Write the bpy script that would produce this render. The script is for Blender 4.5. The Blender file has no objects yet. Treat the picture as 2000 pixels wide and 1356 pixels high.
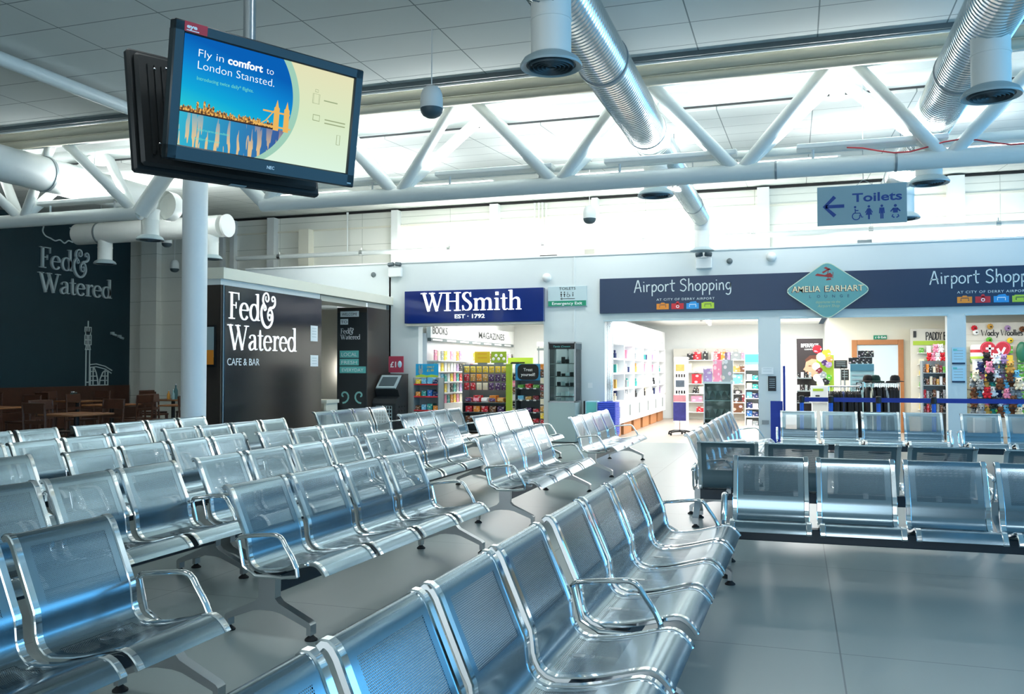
import bpy, math, random
import numpy as np
from mathutils import Vector, Matrix
random.seed(7)
S = bpy.context.scene
COL = S.collection
R = math.radians

# ---------------------------------------------------------------- camera
F_PX, CAM_H, HOR = 1706.2, 1.426, 720.58          # focal length in pixels of the 2000 px frame, eye height, horizon row
YAW, PITCH = R(18.0), math.atan((HOR - 678.0) / F_PX)
cd = bpy.data.cameras.new('camera')
cam = bpy.data.objects.new('camera', cd); COL.objects.link(cam)
cd.sensor_width = 36.0; cd.lens = F_PX * 36.0 / 2000.0
cd.clip_start = 0.05; cd.clip_end = 200
cam.location = (0, 0, CAM_H)
cam.rotation_euler = (R(90) + PITCH, 0, YAW)
S.camera = cam
S.cycles.transparent_max_bounces = 48

# ---------------------------------------------------------------- view, world
S.view_settings.view_transform = 'Standard'
S.view_settings.look = 'None'
S.view_settings.gamma = 1.0
S.view_settings.use_curve_mapping = False
S.view_settings.exposure = 0.1
W = bpy.data.worlds.new('sky'); S.world = W; W.use_nodes = True
nt = W.node_tree; nt.nodes.clear()
wo = nt.nodes.new('ShaderNodeOutputWorld'); wb = nt.nodes.new('ShaderNodeBackground')
sk = nt.nodes.new('ShaderNodeTexSky'); sk.sky_type = 'HOSEK_WILKIE'; sk.turbidity = 3.0; sk.sun_direction = (0.2, -0.7, 0.68)
nt.links.new(sk.outputs[0], wb.inputs[0]); wb.inputs[1].default_value = 0.6
nt.links.new(wb.outputs[0], wo.inputs[0])

def area(name, loc, rot, sx, sy, power, col, spread=180):
    l = bpy.data.lights.new(name, 'AREA'); l.shape = 'RECTANGLE'; l.size = sx; l.size_y = sy
    l.energy = power; l.color = col; l.spread = R(spread)
    o = bpy.data.objects.new(name, l); COL.objects.link(o)
    o.location = loc; o.rotation_euler = tuple(R(a) for a in rot)
    return o
# daylight through the apron glazing on the right and the entrance glazing behind
area('daylight_apron', (8.7, 6.8, 2.3), (0, 90, 0), 3.3, 19.6, 780, (0.15, 0.55, 1.0))
area('daylight_entrance', (-3.0, -5.7, 2.2), (-90, 0, 180), 10.5, 2.3, 340, (0.84, 0.94, 1.0))
# fluorescent uplighters on the roof truss and the shop roofs, plus added rear fill
UPL = [(-13.0, 10.35), (-10.1, 10.35), (-5.9, 10.35), (-3.6, 10.35), (-1.4, 10.35), (.8, 10.35), (3.6, 10.35)]
for ux, uy in UPL: area('truss_uplight', (ux, uy, 3.99), (180, 0, 0), 1.5, 0.16, 70 if ux < 2 else 40, (0.95, 0.99, 1.0))
for ux, e in ((-11.0, 60), (-7.0, 80), (-2.6, 90), (1.4, 50)): area('rear_ceiling_fill', (ux, 13.0, 3.95), (180, 0, 0), 2.0, 0.3, e, (0.95, 0.99, 1.0))  # no fittings; added to wash the rear ceiling and light the shop front
area('shop_roof_glow_centre', (-4.6, 18.0, 3.85), (120, 0, 0), 8.0, 0.2, 150, (1.0, 0.99, 0.96))
area('shop_roof_glow_end', (2.4, 18.2, 3.85), (120, 0, 0), 3.2, 0.2, 26, (1.0, 0.98, 0.94))
# added light panels that brighten the shop front, tucked behind the truss tube
for ux, e in ((-9.5, 40), (-6.4, 45), (-3.3, 50), (-.2, 45), (2.9, 20)): area('shopfront_fill_light', (ux, 15.9, 5.03), (8, 0, 0), 1.8, 0.5, e, (0.97, 0.99, 1.0))
# added, unseen ceiling panels for top light on the near seats, and the ceilings of the shops and the cafe
for ux, uy in ((-3.87, 3.4), (-1.53, 3.4), (0.81, 3.4), (3.15, 3.4)):
    area('seat_fill_light', (ux, uy, 4.70), (0, 0, 0), 1.1, 0.5, 16, (0.95, 0.99, 1.0))
area('shop_ceiling_news', (-6.2, 20.2, 2.62), (0, 0, 0), 2.6, 4.5, 210, (1.0, 0.98, 0.95))
area('shop_ceiling_perfume', (-1.2, 20.8, 2.62), (0, 0, 0), 3.6, 6.0, 480, (1.0, 0.99, 0.97))
area('shop_ceiling_gifts', (2.6, 18.7, 2.62), (0, 0, 0), 5.0, 2.4, 120, (1.0, 0.95, 0.88))

# pixel -> world helpers: a point seen at a photo pixel, on a real plane of the building
_f = np.array([-math.sin(YAW)*math.cos(PITCH), math.cos(YAW)*math.cos(PITCH), math.sin(PITCH)])
_r = np.array([math.cos(YAW), math.sin(YAW), 0.0]); _u = np.cross(_r, _f); _c = np.array([0, 0, CAM_H])
def ray(x, y): return _f + _r*(x-1000)/F_PX + _u*(678-y)/F_PX
def atY(x, y, Y): d = ray(x, y); return Vector(_c + d*Y/d[1])
def atX(x, y, X): d = ray(x, y); return Vector(_c + d*X/d[0])
def atZ(x, y, Z): d = ray(x, y); return Vector(_c + d*(Z-CAM_H)/d[2])

# ---------------------------------------------------------------- materials
def srgb(h):
    h = h.lstrip('#'); c = [int(h[i:i+2], 16)/255 for i in (0, 2, 4)]
    return tuple((x/12.92 if x <= .04045 else ((x+.055)/1.055)**2.4) for x in c) + (1.0,)
def mat(name, col, rough=.5, metal=0.0, emit=0.0, noise=0.0, scale=8.0, spec=.5, bump=0.0, coat=0.0):
    m = bpy.data.materials.new(name); m.use_nodes = True; n = m.node_tree.nodes; L = m.node_tree.links
    b = n['Principled BSDF']; c = srgb(col) if isinstance(col, str) else tuple(col) + ((1,) if len(col) == 3 else ())
    b.inputs['Base Color'].default_value = c; b.inputs['Roughness'].default_value = rough
    b.inputs['Metallic'].default_value = metal; b.inputs['Specular IOR Level'].default_value = spec
    b.inputs['Coat Weight'].default_value = coat
    if emit: b.inputs['Emission Color'].default_value = c; b.inputs['Emission Strength'].default_value = emit
    if noise or bump:
        tc = n.new('ShaderNodeTexCoord'); t = n.new('ShaderNodeTexNoise'); t.inputs['Scale'].default_value = scale
        t.inputs['Detail'].default_value = 5; L.new(tc.outputs['Object'], t.inputs['Vector'])
        if noise:
            mx = n.new('ShaderNodeMix'); mx.data_type = 'RGBA'
            mx.inputs[6].default_value = tuple(x*(1-noise) for x in c[:3]) + (1,); mx.inputs[7].default_value = tuple(min(1, x*(1+noise)) for x in c[:3]) + (1,)
            L.new(t.outputs[0], mx.inputs[0]); L.new(mx.outputs[2], b.inputs['Base Color'])
        if bump:
            bp = n.new('ShaderNodeBump'); bp.inputs['Strength'].default_value = bump; L.new(t.outputs[0], bp.inputs['Height']); L.new(bp.outputs[0], b.inputs['Normal'])
    return m
def grid_mat(name, col, line, sx, sy, wid, ox=0, oy=0, axes='XY', rough=.8, noise=.04, spec=.3):
    """panels of sx by sy with seams of width wid, laid out in world space along two axes"""
    m = bpy.data.materials.new(name); m.use_nodes = True; n = m.node_tree.nodes; L = m.node_tree.links
    b = n['Principled BSDF']; b.inputs['Roughness'].default_value = rough; b.inputs['Specular IOR Level'].default_value = spec
    g = n.new('ShaderNodeNewGeometry'); sp = n.new('ShaderNodeSeparateXYZ'); L.new(g.outputs['Position'], sp.inputs[0])
    outs = []
    for ax, s, o in ((axes[0], sx, ox), (axes[1], sy, oy)):
        a = n.new('ShaderNodeMath'); a.operation = 'SUBTRACT'; a.inputs[1].default_value = o; L.new(sp.outputs[ax], a.inputs[0])
        p = n.new('ShaderNodeMath'); p.operation = 'PINGPONG'; p.inputs[1].default_value = s/2; L.new(a.outputs[0], p.inputs[0])
        q = n.new('ShaderNodeMath'); q.operation = 'LESS_THAN'; q.inputs[1].default_value = wid/2; L.new(p.outputs[0], q.inputs[0])
        outs.append(q)
    mxm = n.new('ShaderNodeMath'); mxm.operation = 'MAXIMUM'; L.new(outs[0].outputs[0], mxm.inputs[0]); L.new(outs[1].outputs[0], mxm.inputs[1])
    t = n.new('ShaderNodeTexNoise'); t.inputs['Scale'].default_value = 1.3; t.inputs['Detail'].default_value = 6; L.new(g.outputs['Position'], t.inputs['Vector'])
    c = srgb(col); base = n.new('ShaderNodeMix'); base.data_type = 'RGBA'
    base.inputs[6].default_value = tuple(x*(1-noise) for x in c[:3]) + (1,); base.inputs[7].default_value = tuple(min(1, x*(1+noise)) for x in c[:3]) + (1,)
    L.new(t.outputs[0], base.inputs[0])
    mx = n.new('ShaderNodeMix'); mx.data_type = 'RGBA'; L.new(mxm.outputs[0], mx.inputs[0]); L.new(base.outputs[2], mx.inputs[6]); mx.inputs[7].default_value = srgb(line)
    L.new(mx.outputs[2], b.inputs['Base Color'])
    return m
def perforated(name):
    """sheet steel, punched with fine round holes inside two fields of the seat shell (UV in metres)"""
    m = bpy.data.materials.new(name); m.use_nodes = True; n = m.node_tree.nodes; L = m.node_tree.links
    b = n['Principled BSDF']; b.inputs['Base Color'].default_value = (.25, .335, .385, 1); b.inputs['Metallic'].default_value = 1; b.inputs['Roughness'].default_value = .21
    uv = n.new('ShaderNodeUVMap'); sp = n.new('ShaderNodeSeparateXYZ'); L.new(uv.outputs[0], sp.inputs[0])
    def M(op, a, v=None, c=None):
        k = n.new('ShaderNodeMath'); k.operation = op
        for i, x in enumerate((a, v, c)):
            if x is None: continue
            if isinstance(x, (int, float)): k.inputs[i].default_value = x
            else: L.new(x, k.inputs[i])
        return k.outputs[0]
    u, v = sp.outputs[0], sp.outputs[1]
    P = .0075
    fv = M('DIVIDE', v, P*.866); row = M('FLOOR', fv); par = M('MULTIPLY', M('MODULO', row, 2.0), .5)
    fu = M('ADD', M('DIVIDE', u, P), par)
    du = M('MULTIPLY', M('SUBTRACT', M('FRACT', fu), .5), P); dv = M('MULTIPLY', M('SUBTRACT', M('FRACT', fv), .5), P*.866)
    dist = M('SQRT', M('ADD', M('MULTIPLY', du, du), M('MULTIPLY', dv, dv)))
    hole = M('LESS_THAN', dist, .0026)
    def band(x, lo, hi): return M('MULTIPLY', M('GREATER_THAN', x, lo), M('LESS_THAN', x, hi))
    reg = M('MULTIPLY', band(u, .075, .455), M('MAXIMUM', band(v, .10, .335), band(v, .52, .74)))
    msk = M('MULTIPLY', hole, reg)
    tr = n.new('ShaderNodeBsdfTransparent'); ms = n.new('ShaderNodeMixShader')
    L.new(msk, ms.inputs[0]); L.new(b.outputs[0], ms.inputs[1]); L.new(tr.outputs[0], ms.inputs[2])
    L.new(ms.outputs[0], n['Material Output'].inputs[0])
    return m
def tinted(name, rough=.45, spec=.5, pattern=True, metal=0):
    """one printed-pack material: takes each object's own colour, with a lighter label band worked in"""
    m = bpy.data.materials.new(name); m.use_nodes = True; n = m.node_tree.nodes; L = m.node_tree.links
    b = n['Principled BSDF']; b.inputs['Roughness'].default_value = rough; b.inputs['Metallic'].default_value = metal
    oi = n.new('ShaderNodeObjectInfo')
    if pattern:
        tc = n.new('ShaderNodeTexCoord'); mp = n.new('ShaderNodeMapping'); mp.inputs['Scale'].default_value = (1.2, 1, 2.2); L.new(tc.outputs['Generated'], mp.inputs[0])
        ad = n.new('ShaderNodeVectorMath'); ad.operation = 'ADD'; L.new(mp.outputs[0], ad.inputs[0]); L.new(oi.outputs['Random'], ad.inputs[1])
        t = n.new('ShaderNodeTexVoronoi'); t.inputs['Scale'].default_value = 1.6; L.new(ad.outputs[0], t.inputs['Vector'])
        lt = n.new('ShaderNodeMath'); lt.operation = 'LESS_THAN'; lt.inputs[1].default_value = .34; L.new(t.outputs['Distance'], lt.inputs[0])
        fc = n.new('ShaderNodeMath'); fc.operation = 'MULTIPLY'; fc.inputs[1].default_value = .6; L.new(lt.outputs[0], fc.inputs[0])
        mx = n.new('ShaderNodeMix'); mx.data_type = 'RGBA'; L.new(fc.outputs[0], mx.inputs[0]); L.new(oi.outputs['Color'], mx.inputs[6])
        cc = n.new('ShaderNodeMix'); cc.data_type = 'RGBA'; L.new(t.outputs['Color'], cc.inputs[7]); cc.inputs[6].default_value = (.9, .88, .82, 1); cc.inputs[0].default_value = .35
        L.new(cc.outputs[2], mx.inputs[7]); L.new(mx.outputs[2], b.inputs['Base Color'])
    else: L.new(oi.outputs['Color'], b.inputs['Base Color'])
    return m
M_ = dict(
    steel=perforated('perforated_steel'), chrome=mat('chrome', (.86, .88, .89), .09, 1), alu=mat('cast_aluminium', (.50, .52, .53), .28, 1),
    beam=mat('beam_paint', (.012, .028, .045), .35), rubber=mat('rubber', (.012, .012, .013), .7), navyfr=mat('frame_steel', (.70, .73, .75), .16, 1),
    floor=grid_mat('floor_vinyl', '#8b9896', '#5c696a', 2.0, 2.0, .008, .2, .7, 'XY', .30, .06, .5),
    floor_shop=mat('shop_floor_vinyl', '#a89e92', .4, noise=.06), ceil=grid_mat('ceiling_tile', '#d3d8d4', '#828c8a', 1.17, .585, .013, -.94, 7.22, 'XY', .9),
    white=mat('white_paint', '#e6eae8', .55, noise=.02), facade=mat('facade_paint', '#d2dbdb', .5, noise=.02, scale=2), clad=grid_mat('wall_cladding', '#e9ebe2', '#b9bdb2', 2.3, .62, .012, -16.9, .1, 'XZ', .6),
    trussw=mat('truss_paint', '#e3e9e6', .38, noise=.03), cream=mat('cream_paint', '#e4e2d2', .6), pipeb=mat('beige_pipe', '#cfcab6', .45), beige=mat('beige_panel', '#c9c6ba', .6),
    teal=mat('teal_wall_paint', '#12333c', .55, noise=.08, scale=3), darkglass=mat('board_laminate', '#1a1e22', .16, spec=.6), brown=mat('brown_laminate', '#3a332e', .3),
    navy=mat('navy_sign', '#1d3350', .35), royal=mat('royal_sign', '#142a70', .12, spec=.6, coat=.5), letter=mat('white_lettering', '#f4f8fa', .4, emit=.55), letterw=mat('print_white', '#f2f6f6', .5), letterg=mat('pale_lettering', '#cfdcdc', .4),
    spiral=mat('galvanised_duct', (.80, .83, .83), .22, 1), ductw=mat('duct_paint', '#e4e8e4', .4, noise=.02), grille=mat('grille_dark', '#44545a', .5), grille2=mat('grille_light', '#9fb2b6', .4),
    blacktv=mat('tv_casing', '#1f2a2e', .35), tvback=mat('tv_back', '#15191a', .5, bump=.05, scale=60), dark=mat('dark_grey', '#23282b', .5), black=mat('black', '#0d0e10', .5), grey=mat('grey_metal', '#8d979a', .4, .3), mid=mat('mid_grey', '#5e6a6c', .5),
    glass=None, wood=mat('brown_wood', '#4a2c1d', .4, noise=.3, scale=14), wood2=mat('light_wood', '#8a5a35', .45, noise=.25, scale=10), oak=mat('oak_frame', '#b5794a', .5, noise=.12, scale=9), tealc=mat('teal_label', '#6cc5c0', .5), tealp=mat('teal_print', '#7fb8b4', .5),
    exitg=mat('exit_green', '#0f7a5c', .5, emit=.25), signblue=mat('sign_blue', '#17418a', .5), signgrey=mat('sign_panel', '#b9ced2', .45), hangsign=mat('hanging_sign_panel', '#8fabb2', .45), red=mat('red', '#c22a33', .5), orange=mat('orange', '#e08a2a', .5), yellow=mat('yellow', '#f0cf2f', .5),
    lime=mat('lime', '#a9c83a', .5), blue=mat('basket_blue', '#1a3fc8', .35), belt=mat('belt_blue', '#12308f', .6), postblue=mat('post_blue', '#1658c4', .3), pack=tinted('printed_pack'), plain=tinted('plain_tint', .6, pattern=False), plush=tinted('plush_fabric', .95, pattern=False), cloth=tinted('dark_fabric', .9, pattern=False),
    tube=mat('lit_tube', (1.0, .98, .95), .5, emit=14), panel=mat('lit_panel', (1.0, .99, .97), .5, emit=3), roofl=mat('rooflight', (.93, .98, 1.0), .5, emit=9), paper=mat('paper', '#e8edee', .7), paperb=mat('pale_blue_paper', '#b9dcea', .7), slat=mat('slatwall', '#d6d4ca', .6), cab=mat('white_cabinet', '#f0f2f3', .45), handle=mat('handle_steel', '#a9b0b2', .3, .8),
)
def glassmat():
    m = bpy.data.materials.new('clear_glass'); m.use_nodes = True; n = m.node_tree.nodes; L = m.node_tree.links; n.remove(n['Principled BSDF'])
    t = n.new('ShaderNodeBsdfTransparent'); t.inputs[0].default_value = (.90, .97, .95, 1); g = n.new('ShaderNodeBsdfGlossy'); g.inputs['Roughness'].default_value = .02
    fr = n.new('ShaderNodeFresnel'); fr.inputs[0].default_value = 1.45; ms = n.new('ShaderNodeMixShader')
    L.new(fr.outputs[0], ms.inputs[0]); L.new(t.outputs[0], ms.inputs[1]); L.new(g.outputs[0], ms.inputs[2]); L.new(ms.outputs[0], n['Material Output'].inputs[0])
    return m
M_['glass'] = glassmat()

# ---------------------------------------------------------------- geometry helpers
class MB:
    def __init__(s): s.v = []; s.f = []; s.uv = {}
    def add(s, vs, fs):
        o = len(s.v); s.v += [tuple(p) for p in vs]; s.f += [tuple(i+o for i in f) for f in fs]; return o
    def box(s, c, d, rz=0.0, rx=0.0, ry=0.0, ch=0.0):
        x, y, z = (k/2 for k in d); mt = Matrix.Rotation(rz, 3, 'Z') @ Matrix.Rotation(ry, 3, 'Y') @ Matrix.Rotation(rx, 3, 'X'); c = Vector(c)
        if ch <= 0:
            P = [(-x, -y, -z), (x, -y, -z), (x, y, -z), (-x, y, -z), (-x, -y, z), (x, -y, z), (x, y, z), (-x, y, z)]
            Fc = [(0, 3, 2, 1), (4, 5, 6, 7), (0, 1, 5, 4), (1, 2, 6, 5), (2, 3, 7, 6), (3, 0, 4, 7)]
        else:
            P = []; ch = min(ch, x*.9, y*.9, z*.9)
            for zz, k in ((-z, ch), (-z+ch, 0), (z-ch, 0), (z, ch)):
                a, b = x-k, y-k; h = ch if k == 0 else ch*.3
                P += [(-a+h, -b, zz), (a-h, -b, zz), (a, -b+h, zz), (a, b-h, zz), (a-h, b, zz), (-a+h, b, zz), (-a, b-h, zz), (-a, -b+h, zz)]
            Fc = [tuple(range(7, -1, -1)), tuple(range(24, 32))]
            for l in range(3):
                for i in range(8): Fc.append((l*8+i, l*8+(i+1) % 8, l*8+8+(i+1) % 8, l*8+8+i))
        s.add([c + mt @ Vector(p) for p in P], Fc); return s
    def tube(s, path, r, n=10, caps=True, flat=None):
        path = [Vector(p) for p in path]; m = len(path); rs = r if isinstance(r, (list, tuple)) else [r]*m
        T = []
        for i in range(m):
            a = path[max(0, i-1)]; b = path[min(m-1, i+1)]; T.append((b-a).normalized())
        up = Vector((0, 0, 1)) if abs(T[0].z) < .9 else Vector((1, 0, 0)); N = (up - T[0]*up.dot(T[0])).normalized(); vs = []
        for i in range(m):
            N = (N - T[i]*N.dot(T[i])).normalized(); B = T[i].cross(N)
            for k in range(n):
                a = 2*math.pi*k/n; e = (1, 1) if flat is None else flat
                vs.append(path[i] + (N*math.cos(a)*e[0] + B*math.sin(a)*e[1])*rs[i])
        fs = [(i*n+k, i*n+(k+1) % n, (i+1)*n+(k+1) % n, (i+1)*n+k) for i in range(m-1) for k in range(n)]
        if caps: fs += [tuple(range(n-1, -1, -1)), tuple(range((m-1)*n, m*n))]
        s.add(vs, fs); return s
    def lathe(s, prof, c=(0, 0, 0), n=16, axis='Z', close=True):
        c = Vector(c); vs = []
        for r, h in prof:
            for k in range(n):
                a = 2*math.pi*k/n; p = (r*math.cos(a), r*math.sin(a), h)
                if axis == 'X': p = (p[2], p[0], p[1])
                if axis == 'Y': p = (p[0], p[2], p[1])
                vs.append(c + Vector(p))
        m = len(prof); fs = [(i*n+k, i*n+(k+1) % n, (i+1)*n+(k+1) % n, (i+1)*n+k) for i in range(m-1) for k in range(n)]
        if close: fs += [tuple(range(n-1, -1, -1)), tuple(range((m-1)*n, m*n))]
        s.add(vs, fs); return s
    def ball(s, c, r, n=12, m=8, sc=(1, 1, 1)):
        c = Vector(c); vs = [c + Vector((0, 0, -r*sc[2]))]
        for i in range(1, m):
            a = -math.pi/2 + math.pi*i/m
            for k in range(n):
                b = 2*math.pi*k/n; vs.append(c + Vector((r*sc[0]*math.cos(a)*math.cos(b), r*sc[1]*math.cos(a)*math.sin(b), r*sc[2]*math.sin(a))))
        vs.append(c + Vector((0, 0, r*sc[2]))); fs = [(0, 1+(k+1) % n, 1+k) for k in range(n)]
        for i in range(m-2):
            for k in range(n): fs.append((1+i*n+k, 1+i*n+(k+1) % n, 1+(i+1)*n+(k+1) % n, 1+(i+1)*n+k))
        t = len(vs)-1; o = 1+(m-2)*n; fs += [(o+k, o+(k+1) % n, t) for k in range(n)]
        s.add(vs, fs); return s
    def prism(s, pts, fr, d):
        """outline pts (x,y) in frame fr=(origin,right,up,normal), extruded from 0 to d along the normal"""
        o, r, u, nn = fr; n = len(pts)
        A = sum(pts[i][0]*pts[(i+1) % n][1]-pts[(i+1) % n][0]*pts[i][1] for i in range(n))
        if A < 0: pts = pts[::-1]
        fl = r.cross(u).dot(nn) < 0
        vs = [o + r*x + u*y + nn*d for x, y in pts] + [o + r*x + u*y for x, y in pts]
        fs = [tuple(range(n)), tuple(range(2*n-1, n-1, -1))] + [(i, n+i, n+(i+1) % n, (i+1) % n) for i in range(n)]
        if fl: fs = [f[::-1] for f in fs]
        s.add(vs, fs); return s
    def ribbon(s, pts, ws, fr, d):
        """a pen stroke: polyline pts with widths ws, extruded by d"""
        n = len(pts); P = [Vector((p[0], p[1])) for p in pts]; Lp = []; Rp = []
        for i in range(n):
            a = P[max(0, i-1)]; b = P[min(n-1, i+1)]; t = (b-a)
            t = t.normalized() if t.length > 1e-9 else Vector((1, 0)); nv = Vector((-t.y, t.x))*ws[i]/2
            Lp.append(P[i]+nv); Rp.append(P[i]-nv)
        o, r, u, nn = fr; M3 = lambda q, h: o + r*q.x + u*q.y + nn*h
        vs = [];
        for i in range(n): vs += [M3(Lp[i], d), M3(Rp[i], d), M3(Lp[i], 0), M3(Rp[i], 0)]
        fs = []
        for i in range(n-1):
            a = i*4; b = a+4; fs += [(a, a+1, b+1, b), (a+2, b+2, b+3, a+3), (a, b, b+2, a+2), (a+1, a+3, b+3, b+1)]
        fs += [(0, 2, 3, 1), ((n-1)*4, (n-1)*4+1, (n-1)*4+3, (n-1)*4+2)]
        if r.cross(u).dot(nn) < 0: fs = [f[::-1] for f in fs]
        s.add(vs, fs); return s
    def mesh(s, name, m, smooth=True, ang=40):
        me = bpy.data.meshes.new(name); me.from_pydata(s.v, [], s.f); me.materials.append(m)
        if smooth:
            me.polygons.foreach_set('use_smooth', [True]*len(me.polygons)); me.update(); me.set_sharp_from_angle(angle=R(ang))
        me.update(); return me
    def build(s, name, m, parent=None, loc=None, smooth=True, ang=40):
        o = bpy.data.objects.new(name, s.mesh(name, m, smooth, ang)); COL.objects.link(o)
        if parent is not None: o.parent = parent
        if loc is not None: o.location = loc
        return o
def obj(name, me, parent=None, loc=None, rz=0):
    o = bpy.data.objects.new(name, me); COL.objects.link(o)
    if parent is not None: o.parent = parent
    if loc is not None: o.location = loc
    if rz: o.rotation_euler = (0, 0, rz)
    return o
def tag(o, label=None, cat=None, group=None, kind=None):
    if label: o['label'] = label
    if cat: o['category'] = cat
    if group: o['group'] = group
    if kind: o['kind'] = kind
    return o
def thing(name, label, cat, loc=(0, 0, 0), rz=0.0, group=None):
    o = bpy.data.objects.new(name, None); COL.objects.link(o); o.location = loc; o.rotation_euler = (0, 0, rz); o.empty_display_size = .1
    return tag(o, label, cat, group)
def struct(o, label=None): o['kind'] = 'structure'; return tag(o, label)
def dup(root, loc, rz=None, label=None, group=None, cat=None):
    r = root.copy(); COL.objects.link(r); r.location = loc
    if rz is not None: r.rotation_euler = (0, 0, rz)
    if label: r['label'] = label
    if group: r['group'] = group
    for ch in root.children:
        c = ch.copy(); COL.objects.link(c); c.parent = r
        for g in ch.children:
            d = g.copy(); COL.objects.link(d); d.parent = c
    return r
V = Vector
def frame(o, right, normal=None, up=(0, 0, 1)):
    r = V(right).normalized(); u = V(up).normalized(); n = V(normal).normalized() if normal else r.cross(u)
    return (V(o), r, u, n)
def cr(pts, k=5):
    """Catmull-Rom through points that carry a width as third value"""
    out = []; n = len(pts)
    for i in range(n-1):
        p0, p1, p2, p3 = (np.array(pts[max(0, min(n-1, j))], float) for j in (i-1, i, i+1, i+2))
        for q in range(k):
            t = q/k; out.append(.5*((2*p1)+(-p0+p2)*t+(2*p0-5*p1+4*p2-p3)*t*t+(-p0+3*p1-3*p2+p3)*t**3))
    out.append(np.array(pts[-1], float)); return out

# lettering ------------------------------------------------------------------------------------------------
T_, t_ = .115, .04
def arcw(cx, cy, rx, ry, a0, a1, n=22, T=T_, t=t_):
    return [(cx+rx*math.cos(R(a)), cy+ry*math.sin(R(a)), t+(T-t)*abs(math.cos(R(a)))) for a in [a0+(a1-a0)*i/n for i in range(n+1)]]
def _l(*p): return list(p)
def serif(x, y, a=.13): return [(x-a, y, t_), (x+a, y, t_)]
SER = {
 'F': (.62, [[(.2, 0, T_), (.2, 1, T_)], [(.05, .975, t_), (.58, .975, t_)], [(.575, 1, .05), (.59, .72, .015)], [(.2, .52, t_), (.44, .52, t_)], [(.44, .64, .03), (.44, .4, .03)], [(.05, .025, t_), (.37, .025, t_)]]),
 'e': (.55, [arcw(.27, .32, .21, .31, 8, 325), [(.08, .365, t_), (.475, .365, t_)]]),
 'd': (.66, [arcw(.28, .32, .21, .31, 0, 360, 30), [(.49, .02, T_), (.49, 1.05, T_)], [(.36, 1.02, t_), (.5, 1.03, t_)], [(.49, .025, t_), (.61, .03, t_)]]),
 'W': (1.14, [[(.12, 1, T_), (.38, 0, T_)], [(.38, 0, t_), (.59, .86, t_)], [(.52, 1, T_), (.79, 0, T_)], [(.79, 0, t_), (1.03, 1, t_)], [(-.02, .978, t_), (.27, .978, t_)], [(.40, .978, t_), (.68, .978, t_)], [(.90, .978, t_), (1.15, .978, t_)]]),
 'a': (.54, [cr([(.09, .49, .09), (.13, .59, t_), (.25, .63, t_), (.36, .57, .1), (.385, .44, T_), (.385, .1, T_)]), cr([(.385, .1, .1), (.43, .03, t_), (.53, .06, t_)]), cr([(.385, .39, t_), (.2, .33, .07), (.08, .19, T_), (.12, .05, .09), (.22, .02, t_), (.385, .13, t_)])]),
 't': (.38, [[(.17, .86, .06), (.17, .62, T_), (.17, .14, T_)], cr([(.17, .14, T_), (.2, .04, .08), (.27, .02, t_), (.35, .07, t_)]), [(.03, .615, t_), (.34, .615, t_)]]),
 'r': (.46, [[(.17, .02, T_), (.17, .64, T_)], [(.05, .615, t_), (.17, .62, t_)], [(.04, .025, t_), (.33, .025, t_)], cr([(.2, .42, t_), (.27, .57, t_), (.36, .61, .09), (.42, .55, .1)])]),
 'H': (.9, [[(.2, 0, T_), (.2, 1, T_)], [(.69, 0, T_), (.69, 1, T_)], [(.2, .52, t_), (.69, .52, t_)], serif(.2, .025, .16), serif(.2, .975, .16), serif(.69, .025, .16), serif(.69, .975, .16)]),
 'S': (.58, [cr([(.45, .78, .05), (.41, .92, t_), (.28, .975, t_), (.14, .9, .1), (.11, .75, T_), (.2, .6, T_), (.36, .46, T_), (.46, .28, T_), (.41, .1, .1), (.27, .025, t_), (.13, .08, t_), (.08, .25, .05)]), [(.455, .99, .02), (.455, .74, .04)], [(.075, .01, .02), (.075, .29, .04)]]),
 'm': (1.02, [[(.16, 0, T_), (.16, .64, T_)], [(.05, .615, t_), (.16, .615, t_)], serif(.16, .025), serif(.5, .025), serif(.84, .025), cr([(.16, .46, t_), (.28, .6, t_), (.4, .62, .1), (.5, .5, T_), (.5, .02, T_)]), cr([(.5, .46, t_), (.62, .6, t_), (.74, .62, .1), (.84, .5, T_), (.84, .02, T_)])]),
 'i': (.34, [[(.17, 0, T_), (.17, .64, T_)], [(.05, .615, t_), (.17, .615, t_)], serif(.17, .025), [(.10, .88, .15), (.24, .88, .15)]]),
 'h': (.68, [[(.16, 0, T_), (.16, 1.05, T_)], [(.04, 1.02, t_), (.16, 1.02, t_)], serif(.16, .025), serif(.52, .025), cr([(.16, .46, t_), (.3, .6, t_), (.43, .62, .1), (.52, .5, T_), (.52, .02, T_)])]),
 ' ': (.3, []),
}
AMP = [  # ornamental ampersand, box about 0..1 by 0..1.6
 cr([(.33, 1.42, .05), (.31, 1.26, .06), (.42, 1.18, .07), (.52, 1.3, .09), (.47, 1.5, .09), (.32, 1.56, .08), (.17, 1.44, .1), (.12, 1.22, .12), (.2, 1.05, .1), (.3, .96, .08), (.33, .84, .07), (.24, .78, .07), (.19, .88, .06), (.25, .97, .05)]),
 cr([(.17, 1.08, .1), (.04, .86, .13), (.01, .6, .16), (.09, .28, .17), (.28, .06, .15), (.5, .03, .12), (.7, .18, .12), (.8, .45, .13), (.74, .76, .1), (.6, .82, .08), (.47, .68, .08), (.47, .46, .07), (.58, .34, .07), (.69, .44, .07), (.67, .58, .06), (.58, .62, .06), (.54, .54, .08)]),
 cr([(.5, .8, .06), (.62, .9, .14), (.85, .96, .13), (.97, 1.12, .12), (.95, 1.36, .1), (.83, 1.44, .07), (.74, 1.34, .07), (.79, 1.22, .07), (.86, 1.26, .07)]),
]
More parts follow.
